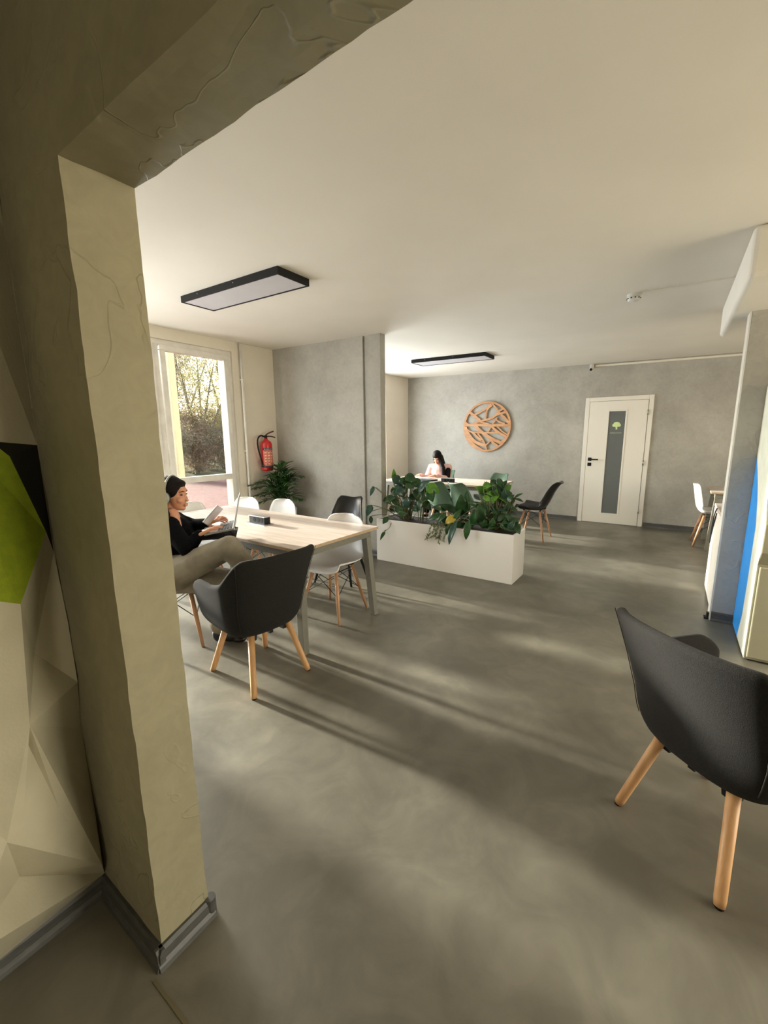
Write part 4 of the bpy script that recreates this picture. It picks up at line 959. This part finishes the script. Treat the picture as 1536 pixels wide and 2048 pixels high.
# ---- person at the rear table
P2 = Vector((-3.50, 6.93, 0))
p2 = empty('person', P2, label='person with long dark hair and pink shirt bent over papers at the rear table', cat='person')
F2 = Vector((.18, -1, 0)).normalized(); S2 = Vector((-1, -.18, 0)).normalized()   # facing, image left
hc = P2+Vector((.0, -.10, 1.085)); ch = P2+Vector((0, .0, .80)); hip2 = P2+Vector((0, .08, .50))
sA, sB = P2+Vector((-.165, 0, .90)), P2+Vector((.165, .03, .90))
eA, eB = P2+Vector((-.19, -.12, .70)), P2+Vector((.21, -.08, .70))
wA, wB = Vector((-3.72, 6.57, .785)), Vector((-3.42, 6.57, .785))
b = B(); Q2 = head(b, hc, F2+Vector((0, 0, -.75)), (0, 0, 1), .98)
caps(b, hc-Vector((0, -.04, .07)), ch+Vector((0, .02, .14)), .045, .05); caps(b, sA, sB, .05, .05); caps(b, ch+Vector((0, 0, .08)), hip2, .10, .12)
for s_, e_, w_ in ((sA, eA, wA), (sB, eB, wB)): caps(b, s_, e_, .04, .036); caps(b, e_, w_, .036, .024)
hand(b, wA, (.25, -1, 0), (0, 0, 1), .16, .3, -1); hand(b, wB, (-.25, -1, 0), (0, 0, 1), .16, .3, 1)
for sx in (-1, 1):
    k_ = P2+Vector((sx*.1, -.34, .50)); h_ = hip2+Vector((sx*.09, 0, 0)); a_ = P2+Vector((sx*.1, -.30, .09))
    caps(b, h_, k_, .075, .052); caps(b, k_, a_, .05, .034); caps(b, a_, a_+Vector((0, -.14, -.05)), .03, .028)
fuse('body', b, M_skin, p2, .006, 3); face_parts(p2, hc, Q2, .98)
b = B(); caps(b, sA, sB, .07, .07); caps(b, ch+Vector((0, 0, .04)), hip2+Vector((0, 0, .1)), .135, .13); caps(b, ch-Vector((.06, 0, 0)), ch+Vector((.06, 0, 0)), .11, .11)
for s_, e_, w_ in ((sA, eA, wA), (sB, eB, wB)): caps(b, s_, e_, .066, .06); caps(b, e_, e_.lerp(w_, .8), .06, .042)
fuse('shirt', b, M_pink, p2, .009, 4)
b = B()
for sx in (-1, 1):
    k_ = P2+Vector((sx*.1, -.34, .50)); h_ = hip2+Vector((sx*.09, 0, 0)); a_ = P2+Vector((sx*.1, -.30, .13))
    caps(b, h_, k_, .1, .07); caps(b, k_, a_, .07, .055)
fuse('trousers', b, M_sweater, p2, .01, 4)
for sx in (-1, 1):
    b = B(); a_ = P2+Vector((sx*.1, -.30, .045)); ell(b, a_+Vector((0, -.06, 0)), (.04, .12, .042), 14); obj('shoe', b, M_black, p2, smooth=True).matrix_parent_inverse = Matrix.Translation(-p2.location)
b = B()
def h2(x, y, z): return hc+Q2@Vector((x, y, z))*.98
ell(b, h2(0, -.02, .045), (.084, .098, .085), 20, Q2); ell(b, h2(0, -.06, -.02), (.078, .06, .09), 16, Q2)
ell(b, hc+Vector((.07, .0, -.03)), (.03, .06, .10), 14); ell(b, hc+Vector((-.068, .03, -.02)), (.022, .05, .08), 14)
caps(b, hc+Vector((.075, -.01, -.05)), P2+Vector((.13, -.12, .90)), .042, .04); caps(b, P2+Vector((.13, -.12, .90)), P2+Vector((.16, -.15, .72)), .045, .04); caps(b, hc+Vector((0, .1, 0)), P2+Vector((.03, .13, .80)), .07, .07)
caps(b, P2+Vector((.19, -.03, .86)), P2+Vector((.22, -.1, .74)), .05, .04)
fuse('hair', b, M_hair, p2, .007, 4)
# chair of that person (only its feet can be seen)
chair_copy(gc, (-3.50, 6.98, 0), R(176), 'green shell chair under the person in the pink shirt', GG)
# things on the rear table
r = empty('notebook_computer', (-3.30, 6.05, .751), R(-8), label='closed dark laptop lying on the rear table left of the socket box', cat='laptop')
b = B(); box(b, -.16, .16, -.11, .11, 0, .012); obj('base', b, M_black, r, bevel=.003)
b = B(); box(b, -.16, .16, -.11, .11, .013, .022); obj('lid', b, mat('dark_blue_grey_lid', (46, 50, 60), .4), r, bevel=.003)
b = B(); box(b, -.15, .15, -.105, .105, 0, .004); q = obj('paper_sheet', b, mat('white_paper', (238, 234, 230), .7)); q.location = (-3.56, 6.46, .7505); tag(q, 'sheet of white paper under the hands of the person in pink', 'paper')
# ------------------------------------------------------------------ outside the window
def brick_mat():
    M = bpy.data.materials.new('red_brick_paving'); M.use_nodes = True; t = M.node_tree; b_ = t.nodes['Principled BSDF']
    tc = t.nodes.new('ShaderNodeTexCoord'); br = t.nodes.new('ShaderNodeTexBrick'); br.inputs['Scale'].default_value = 4
    br.inputs['Color1'].default_value = S((112, 62, 58)); br.inputs['Color2'].default_value = S((132, 82, 76)); br.inputs['Mortar'].default_value = S((104, 92, 84))
    t.links.new(tc.outputs['Object'], br.inputs[0]); t.links.new(br.outputs[0], b_.inputs['Base Color']); b_.inputs['Roughness'].default_value = .9
    return M
b = B(); box(b, -14.5, XW2-.31, -12, 24, -.2, -.06); struct('ground_paving', b, brick_mat())
b = B()
NX, NY = 14, 20; g = [[b.verts.new((-14.5-i*1.6, -14+j*2.2, -.06+(.0 if i == 0 else .16*i+.25*noise.noise(Vector((i*.5, j*.4, 0)))))) for j in range(NY)] for i in range(NX)]
for i in range(NX-1):
    for j in range(NY-1): b.faces.new((g[i][j], g[i+1][j], g[i+1][j+1], g[i][j+1]))
struct('ground_grass', b, mat('dry_grass', (84, 92, 54), .95, c2=(108, 100, 68), scale=3, bump=.6, bscale=20), smooth=True)
M_bark = mat('bark', (146, 136, 124), .9, c2=(116, 106, 96), scale=8, bump=.5, bscale=20)
M_leafy2 = mat('yellow_autumn_leaf', (226, 200, 60), .7, c2=(170, 160, 90), scale=1.2)
M_leafo3 = mat('rust_brown_leaf', (176, 140, 116), .8, c2=(146, 130, 104), scale=2)
M_leafo = mat('pale_autumn_leaf', (200, 200, 160), .7, c2=(214, 200, 124), scale=2)
M_leafo2 = mat('grey_brown_twig_leaf', (176, 162, 138), .8, c2=(152, 150, 122), scale=2)
def thicket(loc, h, w_, seed, label, leafm, nleaf, lr, name='tree', cat='tree', stems=5, lo=.15):
    """bushy tree: arching stems, forked twigs and small leaves set along the twigs"""
    q = random.Random(seed); r = empty(name, loc, label=label, cat=cat, group='trees and shrubs in the yard')
    bt, bl = B(), B(); twigs = []
    for k in range(stems):
        a = 2*PI*k/stems+q.uniform(-.5, .5); R0 = w_*q.uniform(.15, .9)
        e = Vector((math.cos(a)*R0, math.sin(a)*R0, h*q.uniform(.7, 1))); p0 = Vector((q.uniform(-.1, .1), q.uniform(-.1, .1), -.2))
        sp = spline([p0, p0.lerp(e, .45)+Vector((0, 0, h*.08)), e], 6); tube(bt, sp, [.012*h*(1-.8*i/12)+.006 for i in range(len(sp))], 5, cap=False)
        for j in range(14):
            i = q.randrange(2, len(sp)-1); L = w_*q.uniform(.3, .7); d = Vector((q.uniform(-1, 1), q.uniform(-1, 1), q.uniform(-.1, .9))).normalized()
            t_ = spline([sp[i], sp[i]+d*L*.5+Vector((0, 0, .1*L)), sp[i]+d*L], 4); tube(bt, t_, [.014, .012, .011, .01, .009, .008, .007, .006, .005], 4, cap=False); twigs.append(t_)
            for u in range(3):
                c = q.choice(t_); d2 = (d+Vector((q.uniform(-1, 1), q.uniform(-1, 1), q.uniform(-.5, .9)))).normalized(); t2 = [c, c+d2*L*.3, c+d2*L*.55+Vector((0, 0, -.04))]; tube(bt, t2, [.006, .005, .003], 3, cap=False); twigs.append(t2)
    for _ in range(int(nleaf*2.4)):
        t_ = q.choice(twigs); c = q.choice(t_)+Vector((q.gauss(0, .14), q.gauss(0, .14), q.gauss(0, .14)))*w_
        if c.z < lo*h: c.z = lo*h+q.random()*.3
        a = Vector((q.uniform(-1, 1), q.uniform(-1, 1), q.uniform(-1, 1))).normalized()*lr*q.uniform(.6, 1.4); s_ = a.cross(Vector((q.uniform(-1, 1), q.uniform(-1, 1), 1))).normalized()*lr*.5
        bl.faces.new([bl.verts.new(x) for x in (c-a, c+s_, c+a, c-s_)])
    obj('branches', bt, M_bark, r, recalc=False); obj('foliage', bl, leafm, r, recalc=False)
for M_ in (M_leafy2, M_leafo, M_leafo2, M_leafo3): translucent(M_, .5)
G = lambda x: .16*max(0, (-14.5-x)/1.6)-.06
for (x, y, h, w_, sd, lf, n_, lb) in ((-17.0, 9.6, 5.2, 1.9, 1, M_leafo2, 2600, 'thin grey-twigged tree at the left of the view through the window'), (-18.0, 11.4, 5.6, 2.2, 2, M_leafo, 3200, 'pale-leaved bushy tree in the middle of the view through the window'),
        (-17.5, 12.9, 5.0, 2.0, 3, M_leafy2, 2600, 'yellow-leaved tree at the right of the view through the window'), (-21.5, 12.4, 6.6, 2.6, 4, M_leafo2, 3600, 'tall brownish tree rising behind the pale-leaved one'), (-22, 15.8, 7.0, 2.6, 5, M_leafo, 3400, 'tall pale tree farthest right in the yard'),
        (-20.5, 10.6, 6.6, 2.4, 6, M_leafo2, 3000, 'tall grey tree farthest left in the yard'), (-13.2, 4.6, 5.0, 1.2, 7, M_leafo2, 300, 'nearly bare young tree at the paving edge')):
    thicket((x, y, G(x)), h, w_, sd, lb, lf, n_, .05)
for k, (x, y, hh, lb) in enumerate(((-15.8, 8.7, 1.7, 'low brown shrub at the left foot of the grass bank'), (-15.9, 9.9, 1.9, 'reddish brown shrub in front of the pale-leaved tree'), (-16.0, 11.3, 2.1, 'dense brown shrub in front of the yellow-leaved tree'), (-17.4, 10.6, 2.4, 'round grey-brown shrub behind the front shrubs'), (-19, 13.0, 2.6, 'broad brown shrub on the upper grass bank'))):
    thicket((x, y, G(x)), hh, 1.2, 30+k, lb, M_leafo3 if k % 2 else M_leafo2, 3000, .04, 'shrub', 'shrub', 7, .02)
# pale posts of the porch in front of the window
for y, lb in ((3.34, 'pale yellow porch post outside the window, left one in the view'), (4.20, 'pale yellow porch post outside the window, right one in the view')):
    b = B(); box(b, -.045, .045, -.045, .045, -.06, 3.0); o = obj('porch_post', b, mat('pale_yellow_paint', (164, 160, 134), .7), bevel=.008); o.location = (-5.85, y, 0); tag(o, lb, 'post', 'porch posts')
